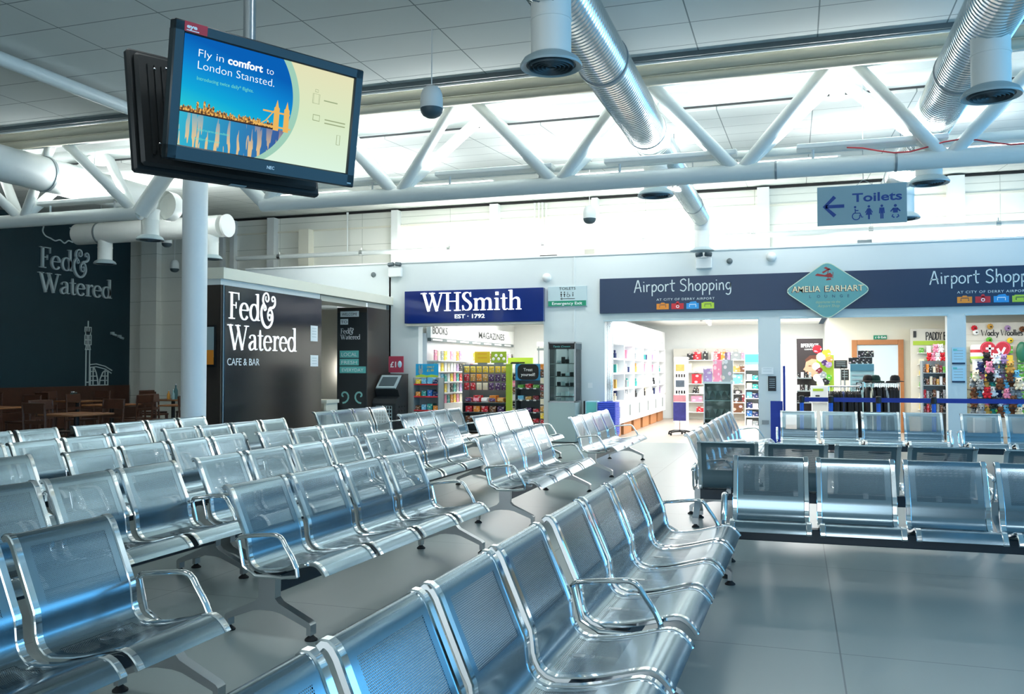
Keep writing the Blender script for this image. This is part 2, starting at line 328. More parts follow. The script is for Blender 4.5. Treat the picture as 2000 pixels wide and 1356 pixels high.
MONO = {
 'A': (.66, [[(.04, -.04), (.3, .98), (.34, .98), (.56, 0)], [(.08, .33), (.56, .36)]]), 'i': (.22, [[(.1, .58), (.12, 0)], [(.1, .78), (.11, .84)]]), 'r': (.42, [[(.1, .6), (.12, 0)], cr([(.12, .4, 0), (.22, .56, 0), (.36, .56, 0)])]),
 'p': (.5, [[(.1, .58), (.1, -.36)], cr([(.1, .38, 0), (.24, .58, 0), (.42, .44, 0), (.38, .14, 0), (.22, .02, 0), (.1, .14, 0)])]), 'o': (.5, [cr([(.26, .58, 0), (.08, .44, 0), (.08, .14, 0), (.25, .02, 0), (.42, .16, 0), (.42, .44, 0), (.26, .58, 0)])]),
 't': (.4, [cr([(.18, .95, 0), (.17, .3, 0), (.22, .04, 0), (.34, .04, 0)]), [(.0, .62), (.4, .66)]]), 'S': (.6, [cr([(.5, .84, 0), (.34, .98, 0), (.12, .86, 0), (.14, .62, 0), (.4, .46, 0), (.5, .24, 0), (.32, .0, 0), (.06, .1, 0)])]),
 'h': (.52, [[(.1, 1.02), (.1, 0)], cr([(.1, .34, 0), (.24, .58, 0), (.38, .5, 0), (.4, 0, 0)])]), 'n': (.5, [[(.1, .58), (.1, 0)], cr([(.1, .34, 0), (.22, .56, 0), (.36, .5, 0), (.4, 0, 0)])]),
 'g': (.5, [cr([(.4, .52, 0), (.2, .58, 0), (.07, .34, 0), (.2, .06, 0), (.38, .2, 0), (.4, .56, 0), (.4, -.14, 0), (.26, -.36, 0), (.06, -.28, 0)])]), 'W': (.95, [[(.02, 1), (.24, 0), (.46, .8), (.66, 0), (.9, 1)]]),
 'a': (.5, [cr([(.4, .5, 0), (.2, .58, 0), (.07, .3, 0), (.2, .03, 0), (.38, .16, 0), (.4, .56, 0), (.44, .02, 0)])]), 'c': (.44, [cr([(.4, .46, 0), (.22, .58, 0), (.07, .3, 0), (.2, .03, 0), (.4, .1, 0)])]), 'k': (.46, [[(.08, 1), (.08, 0)], [(.4, .56), (.08, .26), (.42, 0)]]),
 'y': (.46, [[(.04, .58), (.2, .1)], [(.42, .58), (.1, -.36)]]), 'l': (.2, [[(.1, 1), (.1, 0)]]), 'e': (.48, [cr([(.08, .3, 0), (.42, .34, 0), (.3, .58, 0), (.08, .4, 0), (.12, .08, 0), (.28, .02, 0), (.42, .1, 0)])]), 's': (.4, [cr([(.36, .5, 0), (.2, .58, 0), (.08, .44, 0), (.3, .26, 0), (.32, .06, 0), (.08, .04, 0)])]),
 'E': (.5, [[(.1, 1), (.1, 0), (.44, 0)], [(.1, .98), (.44, .98)], [(.1, .5), (.38, .52)]]), 'P': (.56, [[(.1, 1), (.12, -.05)], cr([(.06, .96, 0), (.34, .98, 0), (.5, .76, 0), (.34, .5, 0), (.12, .48, 0)])]), 'D': (.56, [[(.1, 1), (.1, 0)], cr([(.08, 1, 0), (.38, .9, 0), (.48, .5, 0), (.36, .1, 0), (.08, 0, 0)])]), 'Y': (.52, [[(.04, 1), (.26, .5), (.48, 1)], [(.26, .5), (.25, 0)]]), 'B': (.54, [[(.1, 1), (.1, 0)], cr([(.08, .98, 0), (.36, .92, 0), (.4, .66, 0), (.1, .52, 0)]), cr([(.1, .52, 0), (.44, .42, 0), (.44, .1, 0), (.08, .02, 0)])]),
 ' ': (.32, []),
}
def serif_text(mb, s, fr, sx, sy, d, bold=1.0, track=0.0):
    o, r, u, n = fr; x = 0
    for ch in s:
        adv, st = SER[ch]
        for p in st: mb.ribbon([((x+q[0])*sx, q[1]*sy) for q in p], [q[2]*bold*(sx+sy)/2 for q in p], fr, d)
        x += adv + track
    return x*sx
def mono_text(mb, s, fr, sx, sy, w, d, track=0.0):
    x = 0
    for ch in s:
        adv, st = MONO[ch]
        for p in st: mb.ribbon([((x+q[0])*sx, q[1]*sy) for q in p], [w]*len(p), fr, d)
        x += adv + track
    return x*sx
def sans(s, fr, h, d, bold=0.0, width=None, align='LEFT', shear=0.0, spacing=1.0, mb=None):
    """built-in sans lettering turned into a mesh; h is the cap height"""
    cu = bpy.data.curves.new('lettering', 'FONT'); cu.body = s; cu.size = 1.0; cu.extrude = .0; cu.resolution_u = 3; cu.offset = bold; cu.shear = shear; cu.space_character = spacing
    to = bpy.data.objects.new('lettering', cu); COL.objects.link(to)
    dg = bpy.context.evaluated_depsgraph_get(); me = bpy.data.meshes.new_from_object(to.evaluated_get(dg))
    vs = [v.co.copy() for v in me.vertices]; fs = [tuple(p.vertices) for p in me.polygons]; ed = {}
    for f in fs:
        for i in range(len(f)):
            a, b = f[i], f[(i+1) % len(f)]; ed[(a, b)] = 1
    bpy.data.objects.remove(to); bpy.data.curves.remove(cu); bpy.data.meshes.remove(me)
    if mb is None: mb = MB()
    if not vs: return mb
    x0 = min(v.x for v in vs); x1 = max(v.x for v in vs); k = h/.73; kx = k if width is None else width/(x1-x0)
    o, r, u, n = fr; off = {'LEFT': -x0, 'CENTER': -(x0+x1)/2, 'RIGHT': -x1}[align]
    N = len(vs); P = [o + r*((v.x+off)*kx) + u*(v.y*k) for v in vs]
    allv = [p + n*d for p in P] + P
    fl = r.cross(u).dot(n) < 0
    FF = [f for f in fs] + [tuple(i+N for i in f[::-1]) for f in fs]
    for (a, b) in ed:
        if (b, a) not in ed: FF.append((a, a+N, b+N, b))
    if fl: FF = [f[::-1] for f in FF]
    mb.add(allv, FF); return mb
def strokes(mb, polys, fr, sx, sy, w, d):
    for p in polys: mb.ribbon([(q[0]*sx, q[1]*sy) for q in p], [w]*len(p), fr, d)
def circ(cx, cy, rx, ry=None, n=20, a0=0, a1=360):
    ry = rx if ry is None else ry; m = n if a1-a0 >= 360 else n
    return [(cx+rx*math.cos(R(a0+(a1-a0)*i/m)), cy+ry*math.sin(R(a0+(a1-a0)*i/m))) for i in range(m if a1-a0 >= 360 else m+1)]
# ================================================================ the building
def slab(name, x0, x1, y0, y1, z0, z1, m, **k):
    return struct(MB().box(((x0+x1)/2, (y0+y1)/2, (z0+z1)/2), (x1-x0, y1-y0, z1-z0)).build(name, m, smooth=False))
XL, XR, YB = -16.9, 8.9, -6.0
slab('floor', XL-.2, XR+.2, YB-.2, 17.0, -.12, 0, M_['floor'])
slab('floor_shop', -8.3, XR+.2, 17.0, 26.2, -.12, 0, M_['floor_shop'])
slab('floor_cafe', XL-.2, -8.3, 17.0, 19.2, -.12, 0, M_['floor'])
slab('ceiling', XL-.2, XR+.2, YB-.2, 9.2, 4.74, 4.84, M_['ceil'])
slab('trim_1', XL, XR, 9.16, 9.22, 4.69, 4.74, M_['mid'])                     # deep grey edge of the tiled ceiling
slab('trim_2', XL, XR, 9.215, 9.24, 4.67, 4.69, M_['trussw'])
mb = MB(); mb.add([(XL, 9.2, 5.25), (XR, 9.2, 5.25), (XR, 11.3, 5.25), (XL, 11.3, 5.25)], [(0, 1, 2, 3)])
struct(mb.build('ceiling_recess', M_['white'], smooth=False))
slab('ceiling_upstand', XL, XR, 11.3, 11.34, 4.80, 5.27, M_['white'])
slab('trim_13', XL, XR, 11.3, 11.34, 4.775, 4.80, M_['dark'])
slab('ceiling_upstand_front', XL, XR, 9.16, 9.2, 4.84, 5.27, M_['white'])
mb = MB(); mb.add([(XL, 11.35, 4.74), (XR, 11.35, 4.74), (XR, 19.1, 5.27), (XL, 19.1, 5.27), (XL, 11.35, 4.9), (XR, 11.35, 4.9), (XR, 19.1, 5.43), (XL, 19.1, 5.43)], [(0, 1, 2, 3), (7, 6, 5, 4), (0, 4, 5, 1), (1, 5, 6, 2), (2, 6, 7, 3), (3, 7, 4, 0)])
struct(mb.build('ceiling_rear', M_['ceil'], smooth=False))
slab('wall_back', XL-.2, -8.3, 19.0, 19.2, 0, 5.22, M_['clad']); slab('wall_back_upper', -8.3, XR+.2, 19.0, 19.2, 3.3, 5.22, M_['clad'])
slab('trim_3', XL, XR, 18.96, 19.0, 5.20, 5.25, M_['black'])                  # dark gap along the head of the back wall
slab('wall_left', XL-.2, XL, YB, 19.0, 0, 5.4, M_['teal'])
slab('wall_rear', XL-.2, XR+.2, YB-.2, YB, 0, 1.0, M_['beige']); slab('trim_4', XL-.2, XR+.2, YB-.2, YB, 3.4, 5.4, M_['beige'])
for i, x in enumerate((-16.9, -7.8, -4.9, -1.9, 1.6, 5.2)): slab('pillar_rear', x-.15, x+(2.6 if i == 0 else .15), YB-.2, YB, 1.0, 3.4, M_['beige'])
for i, (x0, x1) in enumerate(((-14.45, -7.95), (-7.65, -5.05), (-4.75, -2.05), (-1.75, 1.45), (1.75, 5.05), (5.35, 8.9))):
    struct(MB().box(((x0+x1)/2, YB-.1, 2.2), (x1-x0, .012, 2.4)).build('window_%d' % (20+i), M_['glass'], smooth=False))
# apron glazing on the right
slab('wall_right', XR, XR+.2, YB, 19.0, 0, .55, M_['beige']); slab('trim_5', XR, XR+.2, YB, 19.0, 4.0, 5.4, M_['beige']); slab('wall_right_end', XR, XR+.2, 16.6, 19.0, .55, 4.0, M_['beige'])
for k in range(9):
    y0 = -3.2 + k*2.2; w = MB(); w.box((XR+.08, y0+1.1, 2.27), (.012, 2.1, 3.4)); o = struct(w.build('window_%d' % (k+1), M_['glass'], smooth=False))
    fr = MB()
    for a, b in (((XR+.08, y0+.03, 2.27), (.1, .07, 3.44)), ((XR+.08, y0+2.17, 2.27), (.1, .07, 3.44)), ((XR+.08, y0+1.1, .58), (.1, 2.2, .07)), ((XR+.08, y0+1.1, 3.97), (.1, 2.2, .07)), ((XR+.08, y0+1.1, 2.9), (.08, 2.2, .05))): fr.box(a, b)
    fr.build('window_frame', M_['grey'], o, smooth=False)
slab('wall_right_rear', XR, XR+.2, YB, -3.2, .55, 4.0, M_['beige'])
# shop front with its openings: (x0, x1, head)
FY = 17.0; top = 3.68
f = MB()
def fbox(x0, x1, z0, z1, y0=FY, y1=FY+.22): f.box(((x0+x1)/2, (y0+y1)/2, (z0+z1)/2), (x1-x0, y1-y0, z1-z0))
fbox(-11.9, XR, 2.37, top); fbox(-8.3, -7.61, 0, 2.37); fbox(-4.85, -3.6, 0, 2.37); fbox(-.67, -.27, 0, 2.37); fbox(2.54, 2.84, 0, 2.37); fbox(6.6, XR, 0, 2.37)
fbox(-7.61, -4.85, 2.33, 2.37)
struct(f.build('wall_shopfront', M_['facade'], smooth=False))
slab('trim_6', -11.9, XR, 16.98, 17.25, top, top+.03, M_['white'])
slab('trim_7', -4.23, -4.20, 16.985, 17.0, 0, 3.68, M_['facade'])
for n, (x0, x1) in enumerate(((-3.6, -.67), (-.27, 2.54), (2.84, 6.6))):
    h = MB(); h.box(((x0+x1)/2, 16.992, 2.375), (x1-x0+.04, .03, .03)); struct(h.build('trim_%d' % (8+n), M_['signgrey'], smooth=False))
slab('baseboard_front', -4.85, -3.6, 16.98, 17.0, 0, .1, M_['grey'])
# shop rooms behind
slab('ceiling_shop_1', -8.3, -4.2, 17.22, 24.2, 2.66, 2.7, M_['white']); slab('ceiling_shop_2', -4.2, .6, 17.22, 25.6, 2.66, 2.7, M_['white']); slab('ceiling_shop_3', .6, XR, 17.22, 21.4, 2.66, 2.7, M_['white'])
slab('wall_shop_1', -8.3, -4.2, 24.0, 24.2, 0, 2.66, M_['white']); slab('wall_shop_left', -8.3, -7.72, 17.22, 24.0, 0, 2.66, M_['white'])
slab('wall_shop_divider', -4.3, -4.1, 17.22, 25.4, 0, 2.66, M_['white']); slab('wall_shop_2', -4.2, .9, 25.4, 25.6, 0, 2.66, M_['white'])
slab('wall_cafe_side', -8.3, -8.26, 17.0, 19.0, 0, 3.6, M_['beige'])
# pillar that carries the truss end
p = MB(); p.lathe([(.17, 0), (.17, 4.74)], (-8.05, 10.3, 0), 28); struct(p.build('pillar', mat('pillar_paint', '#f2f8fa', .4)))
# posts on the back wall, conduit and cables
posts = MB()
for x, w, d, z1 in ((-13.95, .1, .12, 5.2), (-13.62, .13, .14, 5.2), (-12.45, .2, .2, 5.2), (-9.05, .17, .2, 5.2), (-6.55, .2, .2, 5.2), (-4.2, .14, .2, 5.2), (-.62, .24, .22, 5.2), (3.0, .3, .22, 5.2)):
    slab('pillar_wall', x-w/2, x+w/2, 19.0-d, 19.0, 0 if x < -8.3 else 3.36, z1, M_['white'])
slab('pillar_wall', -11.62, -11.34, 18.75, 19.0, 3.3, 4.86, M_['cream'])
slab('trim_11', XL, XR, 18.97, 19.0, 4.83, 4.87, M_['cream'])
slab('trim_12', -16.4, -15.9, 18.82, 19.0, 0, 5.2, M_['clad'])
g = MB(); g.tube([(-13.0, 18.2, 4.12), (7.5, 18.2, 4.12)], .055, 12)
pipe = g.build('ceiling_pipe', M_['trussw']); tag(pipe, 'long white horizontal pipe running in front of the bright back wall', 'pipe')
for x in (-11.8, -9.6, -7.4, -5.2, -3.0, -.8, 1.4, 3.6):
    k = MB(); k.lathe([(.068, -.04), (.068, .04)], (x, 18.2, 4.12), 12, 'X'); k.tube([(x, 18.2, 4.17), (x, 18.2, 4.24)], .014, 6); k.tube([(x, 18.2, 4.21), (x, 18.96, 4.21)], .012, 6); k.build('pipe_clip', M_['chrome'], pipe)
for i, (x, z0, z1) in enumerate(((-10.35, 4.17, 5.2), (-5.6, 3.75, 5.15), (-5.5, 3.75, 5.15), (-5.42, 3.75, 5.15), (-5.33, 3.75, 5.12))):
    k = MB(); k.tube([(x, 18.9, z0), (x, 18.9, z1)], .018, 6); k.lathe([(.03, z1-.02), (.03, z1+.03)], (x, 18.9, 0), 8)
    tag(k.build('conduit', M_['trussw']), ('thin white conduit hanging alone on the left stretch of back wall' if i == 0 else 'one of the four white conduits side by side on the bright back wall'), 'conduit', None if i == 0 else 'conduits on the back wall')
# equipment lying on the shop roof
slab('ceiling_shop_roof', -11.9, XR, 17.22, 19.0, 3.3, 3.36, M_['white'])
def roofbox(name, lab, cat, px, w, h, m, d=.2, y=17.75):
    c = atY(px, 500, y); o = MB().box((0, 0, h/2), (w, d, h), ch=.008).build(name, m); o.location = (c.x, y, 3.36); return tag(o, lab, cat)
roofbox('junction_box', 'grey junction box on the shop roof left of the cables', 'box', 957, .26, .58, M_['grey'], y=18.3)
roofbox('junction_box', 'pale beige junction box on the shop roof right of the conduits', 'box', 1153, .22, .55, M_['beige'])
roofbox('cable_box', 'long black box lying among cables on the shop roof', 'box', 1073, .38, .46, M_['black'])
roofbox('ventilation_cowl', 'grey square cowl on the shop roof below the hanging blue sign', 'cowl', 1688, .26, .5, M_['grey'], .26)
k = MB()
for a in range(7):
    x0 = -6.4 + a*.1; k.tube([V((x0+math.sin(a*2+t*.9)*.16, 17.6+.1*math.sin(a+t), 3.37+.34*abs(math.sin(t*.5+a*.7))+.05)) for t in range(9)], .018, 6)
tag(k.build('cable_bundle', M_['dark']), 'tangle of cables heaped on the shop roof beside the black box', 'cables', kind='stuff')
def batten(px0, px1, py, y, lab):
    a = atY(px0, py, y); b = atY(px1, py, y); w = b.x-a.x; t = thing('fluorescent_lamp', lab, 'lamp', ((a.x+b.x)/2, y, (a.z+b.z)/2), group='fluorescent lamps')
    MB().box((-w/2+.1, .02, (3.36-(a.z+b.z)/2)/2-.03), (.05, .05, (a.z+b.z)/2-3.36-.06)).build('stand', M_['white'], t); MB().box((w/2-.1, .02, (3.36-(a.z+b.z)/2)/2-.03), (.05, .05, (a.z+b.z)/2-3.36-.06)).build('stand', M_['white'], t)
    MB().box((0, .02, -.055), (w, .09, .05), ch=.01).build('housing', M_['white'], t); MB().tube([(-w/2+.03, 0, 0), (w/2-.03, 0, 0)], .022, 8).build('tube', M_['tube'], t)
    return t
batten(1637, 1822, 464, 18.4, 'glowing white tube lamp on the shop roof under the hanging blue sign')
batten(1872, 2060, 460, 18.4, 'glowing tube lamp on the shop roof at the right picture edge')
batten(1250, 1430, 478, 18.4, 'glowing tube lamp behind the duct nozzle above the left airport shopping sign')
# added recessed panels, out of view, for top light on the near seats
n = 0
for ux, uy in ((-3.87, 3.4), (-1.53, 3.4), (0.81, 3.4), (3.15, 3.4)):
    t = thing('added_light_panel', 'added square-edged recessed light panel over the front seats, out of view', 'ceiling light', (ux, uy, 4.735), group='added light panels over the front seats')
    MB().box((0, 0, 0), (1.15, .56, .012)).build('frame', M_['white'], t, smooth=False); MB().box((0, 0, -.008), (1.08, .5, .006)).build('diffuser', M_['panel'], t, smooth=False)

for ux, e in ((-9.5, 45), (-6.4, 90), (-3.3, 90), (-.2, 90), (2.9, 60)):  # fittings for the added shop front fill lights
    t = thing('added_light_panel', 'added flat light panel brightening the shop front, behind the truss tube', 'ceiling light', (ux, 15.9, 5.05), group='added light panels above the shop front')
    MB().box((0, 0, 0), (1.9, .6, .012), rx=R(3.9)).build('frame', M_['white'], t, smooth=False); MB().box((0, 0, -.008), (1.8, .5, .006), rx=R(3.9)).build('diffuser', M_['panel'], t, smooth=False)
for ux, uy in UPL:
    t = thing('uplighter', 'white fluorescent uplighter lying on the truss bottom tube', 'uplighter', (ux, uy, 3.78), group='uplighters on the truss')
    MB().box((0, 0, .14), (1.55, .2, .06), ch=.01).build('housing', M_['white'], t)
    for x in (-.6, .6): MB().tube([(x, 0, 0), (x, 0, .12)], .015, 6).build('stand', M_['white'], t)
# ================================================================ beam seating
PITCH_S, GAP = .58, .05
PROF = [(-.336, .766), (-.322, .778), (-.305, .777), (-.290, .765), (-.275, .742), (-.245, .672), (-.215, .604), (-.185, .535), (-.168, .495), (-.162, .455), (-.158, .415), (-.150, .388), (-.136, .362), (-.112, .342), (-.078, .332), (-.03, .336), (.03, .343), (.09, .356), (.15, .372), (.20, .386), (.235, .394), (.262, .394), (.285, .385), (.305, .369), (.322, .350), (.334, .331)]
SW = PITCH_S - GAP
def seat_mesh():
    b = MB(); th = .004; w = SW - .05; n = len(PROF); L = [0]
    for i in range(1, n): L.append(L[-1] + math.hypot(PROF[i][0]-PROF[i-1][0], PROF[i][1]-PROF[i-1][1]))
    uv = []
    def nrm(i):
        a = PROF[max(0, i-1)]; c = PROF[min(n-1, i+1)]; t = V((c[0]-a[0], c[1]-a[1])).normalized(); return V((-t.y, t.x))   # towards the sitter
    vs = []; fs = []
    for side in (0, 1):
        for i in range(n):
            nv = nrm(i); k = (0 if side == 0 else -th) ; p = V(PROF[i]) + nv*k
            for x in (0, w): vs.append((x-w/2, p.x, p.y)); uv.append((x+.025, L[i]))
    q = 2*n
    for i in range(n-1):
        a = i*2; fs.append((a, a+1, a+3, a+2)); fs.append((q+a, q+a+2, q+a+3, q+a+1))
    fs += [(0, q, q+1, 1), (2*n-2, 2*n-1, q+2*n-1, q+2*n-2)]
    b.add(vs, fs); me = b.mesh('seat_shell', M_['steel'], True, 50)
    ul = me.uv_layers.new(name='UVMap')
    for lp in me.loops: ul.data[lp.index].uv = uv[lp.vertex_index]
    return me
def frame_mesh(s):
    """flat chrome side frame that follows the shell edge"""
    b = MB(); n = len(PROF); x0, x1 = (SW/2-.036, SW/2) if s > 0 else (-SW/2, -SW/2+.036); vs = []
    for i in range(n):
        a = PROF[max(0, i-1)]; c = PROF[min(n-1, i+1)]; t = V((c[0]-a[0], c[1]-a[1])).normalized(); nv = V((-t.y, t.x)); p = V(PROF[i]); hi, lo = .006, -.016
        if i < 8: lo = -.020
        xm = (x0+x1)/2
        ring = [(x0+.004, hi), (x1-.004, hi), (x1, hi-.005), (x1, lo+.004), (x1-.004, lo), (x0+.004, lo), (x0, lo+.004), (x0, hi-.005)]
        for x, h in ring: q = p+nv*h; vs.append((x, q.x, q.y))
    fs = [(i*8+k, i*8+(k+1) % 8, (i+1)*8+(k+1) % 8, (i+1)*8+k) for i in range(n-1) for k in range(8)] + [tuple(range(8)), tuple(range(n*8-1, n*8-9, -1))]
    b.add(vs, fs); return b.mesh('side_frame', M_['chrome'], True, 35)
def arm_mesh():
    pts = [(-.188, .498), (-.180, .512), (-.165, .519), (-.06, .531), (.03, .540), (.06, .540), (.083, .533), (.103, .515), (.125, .480), (.15, .445), (.17, .413), (.188, .375)]
    b = MB(); b.tube([(0, y, z) for y, z in pts], .0155, 12, flat=(.75, 1.15)); b.tube([(0, .188, .378), (0, .195, .33)], .012, 8)
    b.tube([(0, -.186, .50), (0, -.150, .36), (0, -.07, .315), (0, .1, .318), (0, .195, .332)], .010, 8)
    return b.mesh('armrest', M_['chrome'], True, 40)
def leg_mesh():
    b = MB(); X = .026
    def plate(pts): b.prism(pts, (V((-X, 0, 0)), V((0, 1, 0)), V((0, 0, 1)), V((1, 0, 0))), 2*X)
    plate([(-.055, .318), (.055, .318), (.052, .205), (.075, .180), (.262, .098), (.276, .084), (.276, .030), (.250, .030), (.250, .068), (.09, .128), (.04, .136), (-.04, .136), (-.09, .128), (-.250, .068), (-.250, .030), (-.276, .030), (-.276, .084), (-.262, .098), (-.075, .180), (-.052, .205)])
    return b.mesh('leg', M_['alu'], True, 30)
def foot_mesh():
    b = MB(); b.lathe([(.034, 0), (.034, .007), (.014, .024), (.011, .034), (.011, .045)], (0, 0, 0), 14); return b.mesh('leveller', M_['rubber'])
def beam_mesh(): return MB().box((0, .0, .270), (PITCH_S*4+.02, .085, .095), ch=.006).mesh('beam', M_['beam'])
def bracket_mesh():
    b = MB(); b.box((0, .02, .325), (.04, .30, .02), ch=.004); b.box((0, -.105, .310), (.04, .05, .03)); return b.mesh('bracket', M_['alu'])
SEATM, FRM, ARMM, LEGM, FOOTM, BEAMM, BRM = seat_mesh(), {1: frame_mesh(1), -1: frame_mesh(-1)}, arm_mesh(), leg_mesh(), foot_mesh(), beam_mesh(), bracket_mesh()
def bench_proto(name, arms):
    """four seats on one beam; local x runs along the beam, +y is the side the sitter faces... origin at the beam middle"""
    t = thing(name, 'x', 'bench')
    for k in range(4):
        s = obj('seat', SEATM, t, ((k-1.5)*PITCH_S, 0, 0))
        for e in (1, -1): obj('side_frame', FRM[e], s)
        obj('bracket', BRM, s)
    obj('beam', BEAMM, t)
    for e in arms: obj('armrest', ARMM, t, (e*(2*PITCH_S+.022), 0, 0))
    for x in (-1.155, 1.155):
        l = obj('leg', LEGM, t, (x, 0, 0))
        for y in (-.263, .263): obj('leveller', FOOTM, l, (0, y, 0))
    return t
ROWS = 'perforated steel bench rows'
# centre line data from the survey of the photograph: start of the beam (near end), heading off the building's long axis, label
BEN = [
 ('A', -.727, 3.665, .96, 'four-seat steel bench beside the open floor, with armrest nearest the bench row facing the camera'),
 ('A2', -.767, 1.239, 1.02, 'big blue-reflecting steel bench cut by the bottom edge, nearest bench of all'),
 ('B', -2.696, 4.082, 2.92, 'steel bench under the hanging screens, in the second line from the open floor'),
 ('C', -2.646, .857, 1.30, 'steel bench cut by the lower left corner, in front of the bench under the screens'),
 ('G', -2.544, 7.627, -.08, 'steel bench standing between the screens bench and the bench before the glass cabinet'),
 ('E', -2.580, 11.372, .59, 'bright steel bench directly before the tall glass display cabinet'),
 ('D', -3.901, 2.828, 1.11, 'third-line steel bench at the left edge, its end armrest behind the lower left bench'),
 ('F', -3.843, 5.284, 2.30, 'third-line steel bench directly behind the bench under the screens'),
 ('N', -3.775, 7.746, 1.72, 'third-line steel bench just left of the one with the pale floor gap beside it'),
 ('O', -3.926, 11.202, 1.98, 'third-line far steel bench in front of the snack stand'),
 ('E2', -5.061, 5.312, .83, 'fourth-line steel bench left of centre, five rows before the dark cafe board'),
 ('E2L', -5.239, 2.870, 1.00, 'fourth-line steel bench of which one seat shows at the left edge'),
 ('I', -4.923, 7.640, 2.37, 'fourth-line steel bench whose far end stops below the welcome panel'),
 ('M', -5.059, 11.281, .61, 'fourth-line far steel bench right of the dark machine with sloped screen'),
 ('G2', -6.239, 5.285, 1.13, 'fifth-line steel bench at the left, beside the brown cafe tables'),
 ('H2', -6.162, 7.736, 1.06, 'fifth-line steel bench running below the big cafe lettering board'),
 ('Lb', -6.559, 11.486, .84, 'fifth-line far steel bench in front of the welcome panel'),
 ('J', -7.513, 5.346, .95, 'last-line steel bench at the left edge, touching the cafe seating'),
 ('K', -7.460, 7.819, .78, 'last-line steel bench whose far end meets the white pillar'),
 ('Q1', -.728, 8.738, 1.19, 'steel bench seen end-on in the aisle, leading towards the grey showcase'),
 ('Q2', -.690, 11.25, 1.19, 'far end-on steel bench behind the other end-on bench in the aisle'),
]
protos = {}
def place_bench(mx, my, rz, label, arms=(1, -1)):
    key = tuple(arms)
    if key not in protos:
        t = bench_proto('beam_bench', arms); protos[key] = t; t.location = (mx, my, 0); t.rotation_euler = (0, 0, rz); t['label'] = label; t['group'] = ROWS; return t
    return dup(protos[key], (mx, my, 0), rz, label, ROWS)
for nm, x, y, th, lab in BEN:
    t = R(th); L = PITCH_S*2; mx, my = x + math.sin(t)*L, y + math.cos(t)*L
    # sitter faces +X: local +y -> world +X means rotation of -90 deg (local x then points to -Y)
    place_bench(mx, my, R(-90) - t, lab, (1,) if nm == 'A2' else (1, -1))
# benches across the hall, facing the camera (local +y -> world -Y)
for x, y, th, lab in ((1.851, 6.466, -1.13, 'dark steel bench facing the camera across the open floor, front one'), (2.065, 13.854, -1.17, 'far camera-facing steel bench below the blue belt barrier'), (4.557, 13.831, -1.09, 'far camera-facing steel bench at the right edge below the plush toys')):
    t = R(th); L = PITCH_S*2
    place_bench(x - math.cos(t)*L, y + math.sin(t)*L, R(180) - t, lab)
for x, y, lab in ((1.438, 8.342, 'steel bench turned away from the camera, behind the front camera-facing one'), (3.88, 8.29, 'turned-away steel bench at the right edge, second of the pair')):
    th = R(-91.28); L = PITCH_S*2
    place_bench(x + math.sin(th)*L, y + math.cos(th)*L, R(1.28), lab)
# ================================================================ roof truss, ducts, speakers, screens
TY, TZ = 10.3, 3.68
BOT = [-4.92, -2.77, -.61, 1.56, 3.72, 5.88]
def truss(name, lab, x0, x1, bots, tops, extra):
    t = thing(name, lab, 'truss', ((x0+x1)/2, TY, TZ)); o = V(((x0+x1)/2, TY, TZ)); P = lambda x, y, z: V((x, y, z)) - o
    t['kind'] = 'structure'
    MB().tube([P(x0, TY, TZ), P(x1, TY, TZ)], .10, 18).build('bottom_chord', M_['trussw'], t)
    for y in (9.92, 10.78): MB().tube([P(x0 - (1.0 if extra == 'R' else 0), y, 4.735), P(x1 + (1.0 if extra == 'L' else 0), y, 4.735)], .095, 14).build('top_chord', M_['trussw'], t)
    for x, y in ((xb, yy) for xb in bots for yy in (9.95, 10.75)):
        for xt in tops:
            if abs(xt-x) > 1.3: continue
            s = 1 if xt > x else -1
            MB().tube([P(x+.05*s, TY, TZ+.05), P(xt-.14*s, y, 4.68)], .072, 12).build('strut', M_['trussw'], t)
    for xt in tops: MB().tube([P(xt, 10.75, 4.56), P(xt, 10.75, 4.75)], .085, 12).build('node', M_['trussw'], t)
    return t
tr = truss('roof_truss', 'white tubular roof truss spanning to the right of the pillar', -6.95, 8.8, [-7.06+.15] + BOT, [-5.99, -3.85, -1.69, .48, 2.64, 4.8], 'R')
MB().tube([V((-6.9, TY, TZ))-tr.location, V((-7.95, TY, 4.66))-tr.location], .095, 14).build('end_strut', M_['trussw'], tr)
for x in (-.2, 1.05): MB().lathe([(.106, -.012), (.106, .012)], V((x, TY, TZ))-tr.location, 18, 'X').build('joint_band', M_['grey'], tr)
tl = truss('roof_truss', 'white tubular roof truss ending left of the pillar above the cafe', -16.8, -9.0, [-15.5, -13.35, -11.2, -9.08], [-14.4, -12.3, -10.15], 'L')
MB().tube([V((-9.0, TY, TZ))-tl.location, V((-8.18, TY, 4.66))-tl.location], .12, 14).build('end_strut', M_['trussw'], tl)
def longtube(name, lab, cat, a, b, r, m):
    o = MB().tube([V((0, 0, 0)), V(b)-V(a)], r, 12).build(name, m); o.location = a; return tag(o, lab, cat)
longtube('roof_tube', 'thick white roof tube running to the pillar at the upper left', 'tube', (-7.72, -2, 4.6), (-7.72, 9.9, 4.6), .075, M_['trussw'])
longtube('sprinkler_pipe', 'beige pipe along the ceiling edge, upper of the two', 'pipe', (XL, 9.5, 4.70), (XR, 9.5, 4.70), .062, M_['pipeb'])
longtube('sprinkler_pipe', 'beige pipe along the ceiling edge, lower one with small clips', 'pipe', (XL, 9.53, 4.585), (XR, 9.53, 4.585), .055, M_['pipeb'])
longtube('service_pipe', 'white pipe seen just above the bottom tube of the right truss', 'pipe', (-7.2, 10.6, 3.955), (XR, 10.6, 3.955), .05, M_['trussw'])
